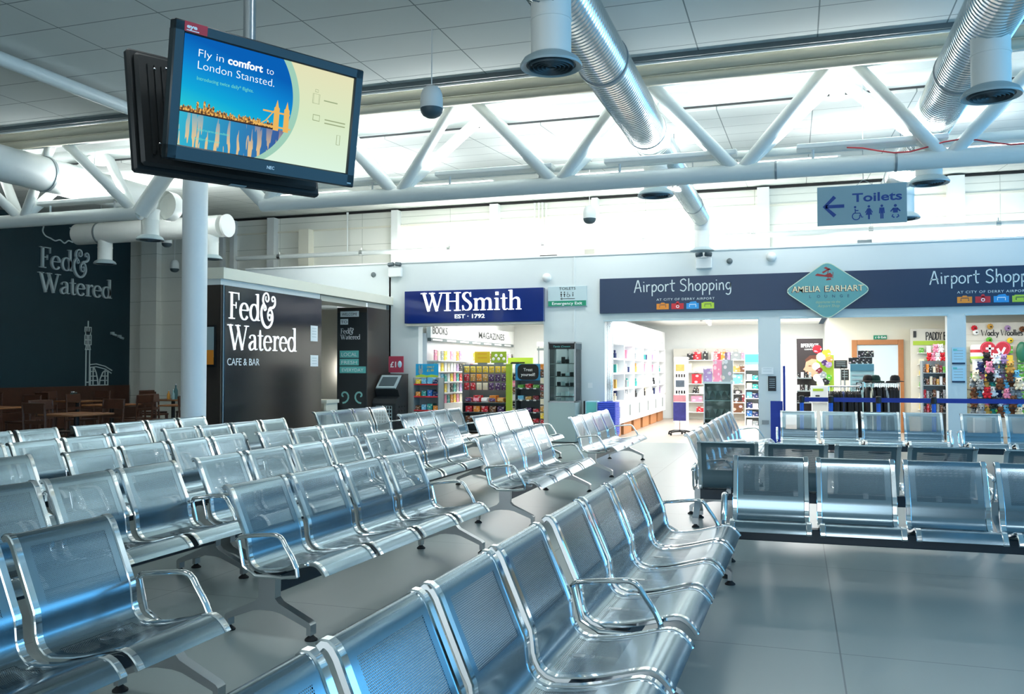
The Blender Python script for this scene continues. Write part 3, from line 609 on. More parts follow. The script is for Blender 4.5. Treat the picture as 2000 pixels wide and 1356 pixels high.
k = MB(); k.tube([V((.55 + t*.16, TY-.08, TZ+.13+.05*math.cos(t*.9))) for t in range(12)], .008, 6); tag(k.build('cable', M_['red']), 'thin red cable lying along the truss bottom tube', 'cable')
# rods of the spiral ducts
def duct(name, lab, a, b, r, nozzles, ring=1.3, m='spiral', reduce_at=None, axis='Y', rods=()):
    a, b = V(a), V(b); t = thing(name, lab, 'duct', a); d = b-a; Ln = d.length; dn = d.normalized()
    mb = MB(); st = .062 if m == 'spiral' else .6; n = int(Ln/st); prof = []
    def rad(s): 
        if reduce_at is None: return r
        return r if s < reduce_at else max(r*.68, r - (s-reduce_at)*.12/.3)
    for i in range(n+1):
        s = min(Ln, i*st); q = rad(s)
        prof.append((q, s))
        if m == 'spiral' and i < n: prof += [(q, s+st*.72), (q+.0055, s+st*.8), (q+.0055, s+st*.92)]
    mb.lathe(prof, (0, 0, 0), 28, axis); mb.build('duct_body', M_[m], t, ang=25)
    s = ring
    while s < Ln - .3:
        q = rad(s); h = MB().lathe([(q+.008, s-.02), (q+.014, s-.02), (q+.014, s+.02), (q+.008, s+.02)], (0, 0, 0), 28, axis)
        z = a.z; p = dn*s; h.tube([p+V((0, 0, q)), p+V((0, 0, 4.76-z if a.y+p.y < 9.2 else (4.74 if a.y+p.y < 11.35 else 4.74+(a.y+p.y-11.35)*.0684)-z))], .008, 6); h.build('hanger', M_['grey'], t); s += 2.45
    for s_ in nozzles:
        p = dn*s_; q = rad(s_); nz = MB(); h0 = -.62
        nz.lathe([(.145, h0+.02), (.145, -q*.8), (.16, -q*.55)], p, 24); nz.lathe([(.15, h0+.30), (.15, h0+.32)], p, 24)
        o = nz.build('nozzle', M_['ductw'], t)
        df = MB(); df.lathe([(.15, h0+.05), (.20, h0+.02), (.225, h0-.02), (.22, h0-.035), (.18, h0-.02)], p, 28, close=False)
        df.build('diffuser_rim', M_['grille2'], o)
        gr = MB(); gr.lathe([(.182, h0-.018), (.001, h0-.004)], p, 28, close=False)
        for rr in (.165, .135, .105, .075, .045): gr.lathe([(rr, h0-.016), (rr-.006, h0-.040), (rr-.012, h0-.016)], p, 28, close=False)
        gr.build('diffuser', M_['grille'], o)
    return t
d1 = duct('spiral_duct', 'silver spiral duct crossing the middle of the ceiling towards the shops', (-1.66, 1.0, 4.25), (-1.66, 16.45, 4.25), .228, [5.02, 9.95], 1.9, reduce_at=11.5)
e = MB(); q = .155; e.tube([(0, 15.45, 0), (0, 15.55, -.02), (0, 15.63, -.09), (0, 15.66, -.2)], q, 20); e.lathe([(.145, -.58), (.145, -.1)], (0, 15.66, 0), 24); e.build('elbow', M_['ductw'], d1)
e = MB(); e.lathe([(.15, -.55), (.2, -.58), (.225, -.61), (.2, -.6)], (0, 15.66, 0), 24, close=False); e.lathe([(.2, -.6), (.001, -.585)], (0, 15.66, 0), 24, close=False); e.build('diffuser', M_['grille2'], d1)
duct('spiral_duct', 'silver spiral duct at the upper right corner', (1.5, 2.0, 4.25), (1.5, 15.2, 4.25), .225, [5.77, 9.2, 11.74], 2.2)
d3 = duct('spiral_duct', 'grey-white duct at the upper left ending left of the pillar', (-10.36, 3.0, 4.25), (-10.36, 12.5, 4.25), .25, [9.1], 2.0, 'ductw')
MB().lathe([(.255, 9.42), (.255, 9.62), (.2, 9.64), (.001, 9.64)], (0, 0, 0), 28, 'Y', close=False).build('end_cap', M_['ductw'], d3)
d4 = duct('cross_duct', 'plain white duct running sideways in front of the dark cafe wall', (-14.45, 14.7, 4.27), (-10.75, 14.7, 4.27), .22, [.72, 3.35], .6, 'ductw', axis='X')
MB().lathe([(.001, 3.7), (.225, 3.7), (.23, 3.72), (.23, 3.75), (.001, 3.76)], (0, 0, 0), 28, 'X', close=False).build('end_cap', M_['white'], d4)
# pendant speakers
def speaker(x, y, z, lab):
    t = thing('pendant_speaker', lab, 'speaker', (x, y, z), group='pendant speakers')
    MB().lathe([(.03, .158), (.06, .15), (.088, .12), (.105, .07), (.11, .02), (.11, -.05), (.113, -.055), (.113, -.065)], (0, 0, 0), 24).build('body', M_['white'], t)
    MB().lathe([(.11, -.064), (.105, -.10), (.085, -.13), (.05, -.15), (.001, -.157)], (0, 0, 0), 24, close=False).build('grille', M_['grille'], t)
    zc = (4.74 if y < 9.2 else 4.74+(y-11.35)*.0684) - z
    MB().tube([(0, 0, .15), (0, 0, zc)], .006, 6).build('cable', M_['white'], t)
speaker(-3.35, 7.78, 4.02, 'white egg-shaped speaker hanging beside the advertising screen')
speaker(-3.35, 14.62, 4.07, 'small white hanging speaker before the bright back wall')
speaker(-13.33, 16.1, 4.29, 'white hanging speaker beside the duct nozzle left of the pillar')
speaker(-14.86, 18.24, 4.01, 'smallest hanging speaker, just left of the pillar')
# ---- the two hanging screens
TW, TH = 1.05, .62
def screen_frame(c, yaw, tilt, roll):
    r = V((math.cos(yaw), math.sin(yaw), 0)); n = V((math.sin(yaw), -math.cos(yaw), 0)); u = V((0, 0, 1))*math.cos(tilt) + n*math.sin(tilt); n2 = r.cross(u)
    r2 = r*math.cos(roll) + u*math.sin(roll); u2 = u*math.cos(roll) - r*math.sin(roll)
    m = Matrix((r2, u2, n2)).transposed().to_4x4(); m.translation = V(c); return m
def picture_mat():
    m = bpy.data.materials.new('screen_picture'); m.use_nodes = True; n = m.node_tree.nodes; L = m.node_tree.links; n.remove(n['Principled BSDF'])
    uv = n.new('ShaderNodeTexCoord'); sp = n.new('ShaderNodeSeparateXYZ'); L.new(uv.outputs['Generated'], sp.inputs[0]); u, v = sp.outputs[0], sp.outputs[1]
    def M(op, a, b=None):
        k = n.new('ShaderNodeMath'); k.operation = op
        for i, x in enumerate((a, b)):
            if x is None: continue
            if isinstance(x, (int, float)): k.inputs[i].default_value = x
            else: L.new(x, k.inputs[i])
        return k.outputs[0]
    def ramp(f, st):
        k = n.new('ShaderNodeValToRGB'); e = k.color_ramp.elements
        for i, (p, c) in enumerate(st):
            x = e[i] if i < 2 else e.new(p); x.position = p; x.color = srgb(c)
        L.new(f, k.inputs[0]); return k.outputs[0]
    def mix(f, a, b):
        k = n.new('ShaderNodeMix'); k.data_type = 'RGBA'
        for i, x in ((0, f), (6, a), (7, b)):
            if isinstance(x, (int, float)): k.inputs[i].default_value = x
            elif isinstance(x, tuple): k.inputs[i].default_value = x
            else: L.new(x, k.inputs[i])
        return k.outputs[2]
    diag = M('SUBTRACT', v, M('MULTIPLY', u, -.35))
    sky = ramp(diag, [(.30, '#2fd0cf'), (1.05, '#0a5fb4'), (.55, '#12a8d8'), (.78, '#0f84d0')])
    water = ramp(u, [(0, '#35b3cf'), (.62, '#3d4f96'), (.3, '#2f86b9')])
    ws = n.new('ShaderNodeTexNoise'); ws.inputs['Scale'].default_value = 1.0; mp = n.new('ShaderNodeMapping'); mp.inputs['Scale'].default_value = (42, 2.2, 1); L.new(uv.outputs['Generated'], mp.inputs[0]); L.new(mp.outputs[0], ws.inputs['Vector'])
    refl = M('MULTIPLY', M('GREATER_THAN', ws.outputs[0], .55), M('MULTIPLY', M('SUBTRACT', .36, v), 3.0))
    water = mix(M('MINIMUM', M('MAXIMUM', refl, 0.0), .85), water, srgb('#f0c987'))
    pic = mix(M('LESS_THAN', v, .315), sky, water)
    # round edge of the photo on a cream page with a pale green rim
    def inside(cx, cy, r): return M('LESS_THAN', M('ADD', M('POWER', M('SUBTRACT', M('MULTIPLY', u, 1.72), cx), 2.0), M('POWER', M('SUBTRACT', v, cy), 2.0)), r*r)
    page = ramp(v, [(0, '#d9f2df'), (1, '#e2e0b8'), (.5, '#d8e8c4')])
    x = mix(inside(.42, .60, .72), page, srgb('#9ecdb8'))
    x = mix(inside(.38, .60, .69), x, pic)
    em = n.new('ShaderNodeEmission'); em.inputs[1].default_value = .95; L.new(x, em.inputs[0])
    L.new(em.outputs[0], n['Material Output'].inputs[0]); return m
def emis(name, h, s=.95):
    m = bpy.data.materials.new(name); m.use_nodes = True; n = m.node_tree.nodes; n.remove(n['Principled BSDF']); e = n.new('ShaderNodeEmission'); e.inputs[0].default_value = srgb(h); e.inputs[1].default_value = s
    m.node_tree.links.new(e.outputs[0], n['Material Output'].inputs[0]); return m
tv = thing('advertising_screen', 'hanging flat screen showing the London flights advert', 'screen'); tv.matrix_world = screen_frame((-2.446, 3.706, 2.699), R(65.64), R(10.18), R(1.43))
cs = MB(); bz = .052
for c, d in (((0, TH/2-bz/2, -.02), (TW, bz, .05)), ((0, -TH/2+.035, -.02), (TW, .07, .05)), ((-TW/2+bz/2, 0, -.02), (bz, TH, .05)), ((TW/2-bz/2, 0, -.02), (bz, TH, .05))): cs.box(c, d, ch=.006)
cs.build('bezel', M_['blacktv'], tv); MB().box((0, 0, -.065), (TW-.03, TH-.03, .06), ch=.02).build('back_cover', M_['tvback'], tv)
px0, px1, py0, py1 = -TW/2+bz, TW/2-bz, -TH/2+.07, TH/2-bz; pw, ph = px1-px0, py1-py0
sc_ = MB().box(((px0+px1)/2, (py0+py1)/2, -.012), (pw, ph, .004)).build('screen', picture_mat(), tv, smooth=False)
def fr2(u, v, z=-.0095): return (V((px0+u*pw, py0+v*ph, z)), V((1, 0, 0)), V((0, 1, 0)), V((0, 0, 1)))
tx = MB(); sans('Fly in', fr2(.08, .825), .036, .0006, bold=-.012, mb=tx, width=.125); sans('comfort', fr2(.235, .825), .036, .0006, bold=.03, mb=tx, width=.185); sans('to', fr2(.452, .825), .034, .0006, bold=-.012, mb=tx, width=.04)
sans('London Stansted.', fr2(.08, .715), .038, .0006, bold=-.012, mb=tx, width=.40); tx.build('headline', emis('screen_white', '#f4fbff', 1.0), sc_, smooth=False)
t2 = MB(); sans('Introducing twice daily* flights.', fr2(.08, .615), .017, .0006, mb=t2, width=.29); sans('Subject to terms and conditions', fr2(.10, .16), .012, .0006, mb=t2, width=.16); sans('cityofderryairport.com', fr2(.085, .075), .012, .0006, mb=t2, width=.13)
t2.build('small_print', emis('screen_cyan', '#6fdccb', .9), sc_, smooth=False)
skym = bpy.data.materials.new('screen_skyline'); skym.use_nodes = True; nn_ = skym.node_tree.nodes; nn_.remove(nn_['Principled BSDF']); em_ = nn_.new('ShaderNodeEmission'); tn_ = nn_.new('ShaderNodeTexNoise'); tn_.inputs['Scale'].default_value = 1.0; mp_ = nn_.new('ShaderNodeMapping'); mp_.inputs['Scale'].default_value = (60, 5, 1); tc_ = nn_.new('ShaderNodeTexCoord'); cr_ = nn_.new('ShaderNodeValToRGB')
for a_, b_n in ((tc_.outputs['Generated'], mp_.inputs[0]), (mp_.outputs[0], tn_.inputs['Vector']), (tn_.outputs[0], cr_.inputs[0]), (cr_.outputs[0], em_.inputs[0]), (em_.outputs[0], nn_['Material Output'].inputs[0])): skym.node_tree.links.new(a_, b_n)
cr_.color_ramp.elements[0].position = .38; cr_.color_ramp.elements[0].color = srgb('#4a3d33'); cr_.color_ramp.elements[1].position = .62; cr_.color_ramp.elements[1].color = srgb('#f2c067'); e_ = cr_.color_ramp.elements.new(.5); e_.color = srgb('#a8743c')
sk_ = MB(); rnd = random.Random(3)
for i in range(46):
    u = .005+i*.0118; h = .008+.03*rnd.random()*(1.5 if 4 < i < 16 else .7); sk_.prism([(u*pw, 0), (u*pw+.011, 0), (u*pw+.011, h), (u*pw+.0055, h+.008), (u*pw, h)], (V((px0, py0+.318*ph, -.0097)), V((1, 0, 0)), V((0, 1, 0)), V((0, 0, 1))), .0004)
sk_.build('skyline', skym, sc_, smooth=False)
sh_ = MB().box((px0+.27*pw, py0+.312*ph, -.0095), (.54*pw, .007, .0006)); sh_.build('shore_line', emis('screen_shore', '#3a2f2c', .9), sc_, smooth=False)
br = MB(); O = (V((px0, py0, -.0094)), V((1, 0, 0)), V((0, 1, 0)), V((0, 0, 1)))
for u in (.515, .575): br.prism([(u*pw, .30*ph), (u*pw+.03, .30*ph), (u*pw+.03, .52*ph), (u*pw+.024, .53*ph), (u*pw+.015, .60*ph), (u*pw+.006, .53*ph), (u*pw, .52*ph)], O, .0005)
br.box((px0+.53*pw, py0+.475*ph, -.0092), (.16*pw, .008, .0006)); br.box((px0+.51*pw, py0+.335*ph, -.0092), (.22*pw, .008, .0006)); br.ribbon([(.44*pw, .34*ph), (.47*pw, .38*ph), (.52*pw, .50*ph)], [.005]*3, O, .0006)
br.build('bridge_towers', emis('screen_gold', '#e6b25e', 1.0), sc_, smooth=False)
ic = MB()
def rrect(cx, cy, w, h, lw): strokes(ic, [[(cx-w/2, cy-h/2), (cx+w/2, cy-h/2), (cx+w/2, cy+h/2), (cx-w/2, cy+h/2), (cx-w/2, cy-h/2)]], O, 1, 1, lw, .0005)
rrect(.765*pw, .70*ph, .042, .048, .002); rrect(.765*pw, .70*ph, .03, .048, .0015); rrect(.765*pw, .78*ph, .018, .012, .002)
for a, b, c in ((.815, .70, .085), (.83, .51, .13), (.83, .475, .13)): strokes(ic, [[(a*pw, b*ph), (a*pw+c, b*ph)]], O, 1, 1, .006, .0005)
rrect(.775*pw, .51*ph, .04, .028, .004); rrect(.93*pw, .33*ph, .02, .05, .003)
ic.build('page_icons', emis('screen_olive', '#a9b890', .8), sc_, smooth=False)
lb = MB(); sans('NEC', (V((-.01, -TH/2+.026, .0055)), V((1, 0, 0)), V((0, 1, 0)), V((0, 0, 1))), .016, .0008, bold=.02, mb=lb); lb.build('logo', M_['letterw'], tv, smooth=False)
st = MB().box((-TW/2+.10, TH/2-.024, .006), (.11, .044, .0012)).build('sticker', M_['red'], tv, smooth=False)
lb = MB(); sans('eye', (V((-TW/2+.055, TH/2-.03, .0068)), V((1, 0, 0)), V((0, 1, 0)), V((0, 0, 1))), .018, .0006, bold=.04, mb=lb, width=.05); lb.box((-TW/2+.085, TH/2-.039, .0068), (.06, .004, .0006)); lb.build('sticker_text', M_['letterw'], st, smooth=False)
MB().box((TW/2-.035, -TH/2+.02, .006), (.025, .008, .002)).build('control_keys', M_['grille2'], tv, smooth=False)
t2v = thing('hanging_screen', 'black back of the second hanging screen behind the advert screen', 'screen'); t2v.matrix_world = screen_frame((-2.828, 3.895, 2.699), R(64.47), R(-7.27), R(1.31))
MB().box((0, 0, -.02), (TW, TH, .05), ch=.012).build('bezel', M_['tvback'], t2v)
bk = MB(); bk.box((0, 0, .018), (TW-.05, TH-.05, .035), ch=.015); bk.box((.02, -.02, .045), (TW-.32, TH-.2, .03), ch=.01)
for i in range(4): bk.box((-TW/2+.085+i*.035, 0, .038), (.012, TH-.16, .012))
bk.build('back_cover', M_['tvback'], t2v)
sb = MB()
for x, y in ((-.42, .2), (-.36, .215), (-.42, -.18), (-.3, .17), (-.30, .02), (-.30, -.03), (.1, -.2)): sb.lathe([(.006, 0), (.006, .008), (.001, .010)], (x, y, .055), 8)
sb.build('screws', M_['chrome'], t2v); MB().box((-.335, .01, .06), (.02, .05, .006), rz=.2).build('bracket_plate', M_['chrome'], t2v); MB().box((.02, -TH/2-.002, -.01), (.09, .004, .03)).build('rating_plate', M_['grille2'], t2v)
mt = thing('screen_mount', 'ceiling pole with bracket carrying the two hanging screens', 'mount', (-2.648, 3.802, 0))
MB().tube([(0, 0, 2.62), (0, 0, 4.74)], .032, 16).build('pole', M_['alu'], mt); MB().lathe([(.09, 4.70), (.09, 4.74)], (0, 0, 0), 16).build('ceiling_plate', M_['alu'], mt)
b = MB(); b.box((0, 0, 2.70), (.07, .07, .3), rz=R(65)); b.box((0, 0, 2.70), (.06, .345, .10), rz=R(65)); b.build('bracket', M_['black'], mt)
# ---- hanging toilets sign
sg = thing('hanging_sign', 'pale grey-blue hanging Toilets sign with arrow and pictograms', 'sign', (.72, 10.6, 3.065)); Wd, Hd = .945, .445
MB().box((0, 0, Hd/2), (Wd, .025, Hd), ch=.003).build('panel', M_['hangsign'], sg, smooth=False)
FR = (V((-Wd/2, -.0128, 0)), V((1, 0, 0)), V((0, 0, 1)), V((0, -1, 0)))
l = MB(); sans('Toilets', (FR[0]+V((.375, 0, .255)),)+FR[1:], .10, .001, bold=.022, width=.52, mb=l)
strokes(l, [[(.29, .215), (.09, .215)]], FR, 1, 1, .038, .001); strokes(l, [[(.19, .325), (.08, .215), (.19, .105)]], FR, 1, 1, .042, .001)
# pictograms: wheelchair, woman, man, baby
def disc(cx, cy, r): l.prism(circ(cx, cy, r, n=14), FR, .001)
disc(.405, .195, .013); strokes(l, [[(.405, .175), (.408, .125), (.455, .125), (.475, .075), (.49, .08)], [(.408, .155), (.44, .155)], circ(.415, .09, .04, n=18, a0=95, a1=380)], FR, 1, 1, .011, .001)
disc(.55, .195, .014); l.prism([(.54, .175), (.56, .175), (.585, .10), (.56, .10), (.56, .05), (.54, .05), (.54, .10), (.515, .10)], FR, .001); strokes(l, [[(.54, .172), (.512, .125)], [(.56, .172), (.588, .125)]], FR, 1, 1, .01, .001)
disc(.685, .195, .014); l.prism([(.66, .175), (.71, .175), (.716, .11), (.704, .11), (.702, .155), (.702, .05), (.687, .05), (.687, .11), (.683, .11), (.683, .05), (.668, .05), (.668, .155), (.666, .11), (.654, .11)], FR, .001)
disc(.825, .19, .016); l.prism([(.80, .165), (.85, .165), (.85, .11), (.80, .11)], FR, .001); strokes(l, [[(.805, .16), (.775, .125)], [(.845, .16), (.875, .125)], [(.80, .09), (.79, .07), (.815, .055)], [(.85, .09), (.86, .07), (.835, .055)]], FR, 1, 1, .014, .001)
l.build('lettering', M_['signblue'], sg, smooth=False)
w = MB()
for x in (-.05, .12): w.tube([(x, 0, Hd), (.02, 0, Hd+.06)], .003, 5)
w.tube([(.02, 0, Hd+.05), (.02, 0, 4.74+.5-3.065)], .004, 6); w.build('wire', M_['grey'], sg)
# ================================================================ signs on the shop front and the cafe boards
FYN = V((0, -1, 0)); UZ = V((0, 0, 1)); RX = V((1, 0, 0))
def wallsign(name, lab, cat, x0, x1, z0, z1, y, d, m):
    t = thing(name, lab, cat, ((x0+x1)/2, y, z0)); MB().box((0, d/2, (z1-z0)/2), (x1-x0, d, z1-z0), ch=.004).build('panel', m, t, smooth=False); return t
def ff(x, z, y=0.0): return (V((x, y, z)), RX, UZ, FYN)
# newsagent
s1 = wallsign('shop_sign', 'glossy royal blue WHSmith fascia sign', 'sign', -7.88, -4.82, 2.385, 3.065, 16.88, .12, M_['royal'])
l = MB(); wd = serif_text(l, 'WHSmith', ff(-1.14, .245), .452, .385, .025, 1.08, -.02); l.build('lettering', mat('lit_white', '#ffffff', .4, emit=1.1), s1, smooth=False)
l = MB(); sans('EST · 1792', ff(-.385, .09), .085, .01, bold=.02, mb=l, width=.66); l.build('subtitle', M_['letter'], s1, smooth=False)
MB().box((.0, .11, -.03), (3.02, .18, .05)).build('under_trim', M_['beige'], s1, smooth=False)
# airport shopping fascia
s2 = wallsign('fascia_sign', 'long navy Airport Shopping fascia across the shops on the right', 'sign', -3.68, 5.6, 2.52, 3.205, 16.94, .06, M_['navy'])
cx = (-3.68+5.6)/2
def shopping(xa, xb):
    l = MB(); k = (xb-xa)/6.92; mono_text(l, 'Airport Shopping', ff(xa-cx, .40), k*.93, .235, .021, .006); l.build('lettering', M_['letterg'], s2, smooth=False)
    l = MB(); m = xa + (xb-xa)*.40; sans('AT CITY OF DERRY AIRPORT', ff(m-cx-.32, .225), .045, .004, width=1.10, mb=l, spacing=1.15); l.build('subtitle', M_['letterg'], s2, smooth=False)
    for i, (c, r) in enumerate((('orange', 0), ('red', 1), ('blue2', 2), ('lime', 3))):
        x = m-cx-.32+i*.285; w = .235; b = MB(); b.prism([(x, .055), (x+w, .055), (x+w, .165), (x, .165)], ff(0, 0), .004)
        if i == 0: b.prism([(x+.08, .165), (x+.16, .165), (x+.15, .185), (x+.09, .185)], ff(0, 0), .004)
        if i == 1: b.prism(circ(x+.12, .175, .03, n=12), ff(0, 0), .004)
        if i == 2: b.prism([(x+.05, .165), (x+.08, .19), (x+.18, .20), (x+.2, .165)], ff(0, 0), .004)
        if i == 3: b.prism([(x+.03, .165), (x+.2, .165), (x+.19, .18), (x+.04, .18)], ff(0, 0), .004)
        o = b.build('bag_picture', M_[c] if c in M_ else mat('sign_cyan', '#2a8fd0', .5), s2, smooth=False)
        d = MB(); strokes(d, [[(x+.06, .09), (x+.06, .14), (x+.18, .14), (x+.18, .09)]] if i != 1 else [circ(x+.12, .105, .025, n=12)+[(x+.145, .105)]], ff(0, 0, -.004), 1, 1, .012, .002)
        d.build('bag_detail', M_['letterw' if i in (1, 2) else 'navy'], o, smooth=False)
a = atY(1238, 575, 16.94).x; b_ = atY(1434, 575, 16.94).x; shopping(a, b_)
a2 = atY(1815, 560, 16.94).x; shopping(a2, a2+(b_-a))
# lounge diamond
dm = thing('lounge_sign', 'teal diamond-shaped Amelia Earhart Lounge sign over the navy fascia', 'sign', (.555, 16.938, 2.36))
def rounded(pts, r, n=5):
    out = []; N = len(pts)
    for i in range(N):
        p = np.array(pts[i]); a = np.array(pts[i-1])-p; b = np.array(pts[(i+1) % N])-p; a = a/np.linalg.norm(a)*r; b = b/np.linalg.norm(b)*r
        for k in range(n+1): t = k/n; out.append(tuple((1-t)**2*(p+a)+2*t*(1-t)*p+t*t*(p+b)))
    return out
dia = rounded([(-.76, .5), (0, -.045), (.76, .5), (0, 1.045)], .14)
MB().prism(dia, ff(0, 0), .03).build('panel', mat('lounge_teal', '#5e9a9c', .5), dm, smooth=False)
l = MB(); strokes(l, [[(x*.985, (y-.5)*.985+.5) for x, y in dia + dia[:1]]], ff(0, 0, -.03), 1, 1, .014, .003); l.build('border', mat('pale_gold', '#c9d8c0', .5), dm, smooth=False)
l = MB(); sans('AMELIA', ff(-.625, .47, -.03), .115, .003, bold=.015, width=.50, mb=l); sans('EARHART', ff(-.05, .47, -.03), .115, .003, bold=.015, width=.66, mb=l); l.build('lettering_shadow', mat('sign_maroon', '#5a2526', .5), dm, smooth=False)
l = MB(); sans('AMELIA', ff(-.61, .478, -.032), .112, .003, bold=.008, width=.49, mb=l); sans('EARHART', ff(-.035, .478, -.032), .112, .003, bold=.008, width=.65, mb=l); l.build('lettering', mat('sign_cream', '#e6dcb6', .5), dm, smooth=False)
l = MB()
for i, c in enumerate('LOUNGE'): sans(c, ff(-.31+i*.131, .365, -.03), .055, .002, mb=l)
l.build('subtitle', mat('sign_ink', '#27395a', .5), dm, smooth=False)
l = MB(); sans('departures via the', ff(-.2, .265, -.03), .05, .002, width=.42, mb=l, shear=.25); sans('Airport Shop', ff(-.17, .19, -.03), .055, .002, width=.38, mb=l, shear=.25); l.build('script_line', mat('sign_pale', '#a5b58e', .5), dm, smooth=False)
l = MB(); fr = ff(-.02, .78, -.03)
l.prism([(-.19, .0), (-.15, .03), (-.02, .0), (.07, .04), (.11, 0), (.10, -.05), (.0, -.035), (-.17, -.01)], fr, .003); l.prism([(-.04, .13), (.0, .15), (.08, .10), (.10, .085), (.02, .095)], fr, .003); l.prism([(-.07, .055), (.06, .12), (.075, .105), (-.05, .03)], fr, .003); l.prism([(.0, -.10), (.09, -.09), (.08, -.065), (.01, -.07)], fr, .003); strokes(l, [[(.02, .0), (.05, .11)], [(.03, -.03), (.04, -.08)], [(.115, -.06), (.12, .05)]], fr, 1, 1, .01, .003)
l.build('biplane_emblem', mat('sign_brickred', '#8f2b2c', .5), dm, smooth=False)
d = MB()
for x in (-.68, .68): d.lathe([(.012, 0), (.012, .006)], (x, -.033, .5), 10, 'Y')
d.build('screws', M_['chrome'], dm)
# small toilets / emergency exit sign
s3 = wallsign('direction_sign', 'small grey Toilets and green Emergency Exit sign between the fascias', 'sign', -4.75, -3.95, 2.675, 3.08, 16.96, .04, M_['signgrey'])
l = MB(); sans('TOILETS', ff(-.165, .335), .055, .002, width=.34, bold=.01, mb=l); strokes(l, [[(.16, .155), (-.12, .155)], [(-.10, .175), (-.14, .155), (-.10, .135)]], ff(0, 0), 1, 1, .012, .002)
for x in (-.12, -.055): strokes(l, [[(x, .19), (x, .26)], [(x-.018, .245), (x+.018, .245)]], ff(0, 0), 1, 1, .018, .002); l.prism(circ(x, .285, .014, n=10), ff(0, 0), .002)
strokes(l, [[(.01, .29), (.015, .24), (.05, .24), (.065, .20)], circ(.022, .22, .028, n=12, a0=100, a1=370)], ff(0, 0), 1, 1, .009, .002); strokes(l, [[(.12, .2), (.12, .25)]], ff(0, 0), 1, 1, .016, .002); l.prism(circ(.12, .27, .012, n=8), ff(0, 0), .002)
l.build('lettering', M_['dark'], s3, smooth=False)
g = MB().box((0, -.004, .062), (.78, .008, .105)).build('green_band', M_['exitg'], s3, smooth=False); l = MB(); sans('Emergency Exit', ff(0, .035, -.008), .06, .002, width=.62, align='CENTER', mb=l, bold=.01); l.build('band_text', M_['letterw'], g, smooth=False)
# emergency twin lights and domes
def twin(x, z, lab):
    t = thing('emergency_light', lab, 'emergency light', (x, 17.0, z), group='emergency twin lights'); MB().box((0, -.05, .12), (.30, .09, .2), ch=.01).build('housing', M_['white'], t)
    for e in (-1, 1):
        MB().box((e*.085, -.09, .285), (.14, .07, .075), ry=R(8*e), rx=R(-20), ch=.012).build('lamp_head', M_['grille'], t); MB().tube([(e*.06, -.05, .2), (e*.07, -.07, .26)], .012, 6).build('neck', M_['white'], t)
twin(-8.13, 3.37, 'white emergency twin light above the gap left of the royal blue sign'); twin(-1.655, 3.32, 'white emergency twin light above the navy fascia')
for (x, z), lab, m in (((-8.67, 3.46), 'round dark sensor left of the twin light over the royal blue sign', 'mid'), ((-1.18, 3.47), 'round dark sensor right of the twin light over the navy fascia', 'mid')):
    o = MB().lathe([(.055, 0), (.055, -.02), (.035, -.035), (.001, -.037)], (0, 0, 0), 16, 'Y').build('wall_sensor', M_[m]); o.location = (x, 17.0, z); tag(o, lab, 'sensor')
for (x, z), lab in (((-4.78, 3.27), 'white dome on the shop front above the small toilets sign'), ((-.42, 3.52), 'white dome on the shop front above the lounge diamond')):
    o = MB().lathe([(.09, 0), (.09, -.03), (.07, -.07), (.04, -.09), (.001, -.095)], (0, 0, 0), 18, 'Y').build('wall_dome', M_['white']); o.location = (x, 17.0, z); tag(o, lab, 'dome')
# ---- cafe lettering
def fed(mb, fr, cap, sx, d, bold=1.0):
    o, r, u, n = fr; k = cap
    w = serif_text(mb, 'Fed', (o + u*(k*1.14), r, u, n), k*sx, k*1.0, d, bold)
    for p in AMP: mb.ribbon([((w*1.02)+q[0]*k*.86*sx, k*1.02 + q[1]*k*.88 - k*.12) for q in p], [q[2]*k*.75*bold for q in p], fr, d)
    serif_text(mb, 'Watered', fr, k*sx, k*.93, d, bold, -.02)
# big letters on the teal cafe wall (reads towards +Y)
LY = V((0, 1, 0)); LX = V((1, 0, 0))
wl = MB(); fed(wl, (V((0, 0, 0)), LY, UZ, LX), .50, 1.12, .05); o = wl.build('wall_lettering', M_['letterg'], smooth=False); o.location = (XL, 16.0, 3.24); tag(o, 'raised pale Fed and Watered letters on the dark teal cafe wall', 'lettering')
ct = MB(); F0 = (V((0, 0, 0)), LY, UZ, LX)
# control tower drawing
strokes(ct, [[(.16, 0), (.16, .98)], [(.28, 0), (.28, .98)], [(.16, .16), (.28, .16)], [(.13, .98), (.31, .98)], [(.12, 1.10), (.32, 1.10), (.32, 1.34), (.12, 1.34), (.12, 1.10)], [(.15, .98), (.17, 1.10)], [(.29, .98), (.27, 1.10)], [(.22, .98), (.22, 1.10)], [(.12, 1.22), (.32, 1.22)], [(.19, 1.10), (.19, 1.34)], [(.25, 1.10), (.25, 1.34)],
  [(.14, 1.34), (.14, 1.42), (.30, 1.42), (.30, 1.34)], [(.12, 1.42), (.32, 1.42), (.32, 1.54), (.12, 1.54), (.12, 1.42)], [(.18, 1.42), (.18, 1.54)], [(.25, 1.42), (.25, 1.54)], [(.22, 1.54), (.22, 1.70)], [(.0, 0), (1.0, 0)],
  [(.28, .60), (.5, .62), (.8, .56), (1.04, .45)], [(.28, .53), (.5, .55), (.8, .49), (1.02, .38)], [(.31, 0), (.31, .53)], [(.31, .08), (.55, .08)], [(.31, .20), (.53, .20)], [(.31, .31), (.50, .31)], [(.31, .43), (.44, .43)], [(.40, .0), (.40, .53)],
  [(.42, .54), (.50, .40), (.55, .22), (.575, 0)], [(.60, 0), (.63, .22), (.72, .40), (.85, .48)], [(.62, .08), (.90, .08)], [(.64, .20), (.90, .20)], [(.69, .31), (.90, .31)], [(.78, .43), (.90, .43)], [(.90, 0), (.90, .46)], [(.80, 0), (.80, .45)]], F0, 1, 1, .024, .02)
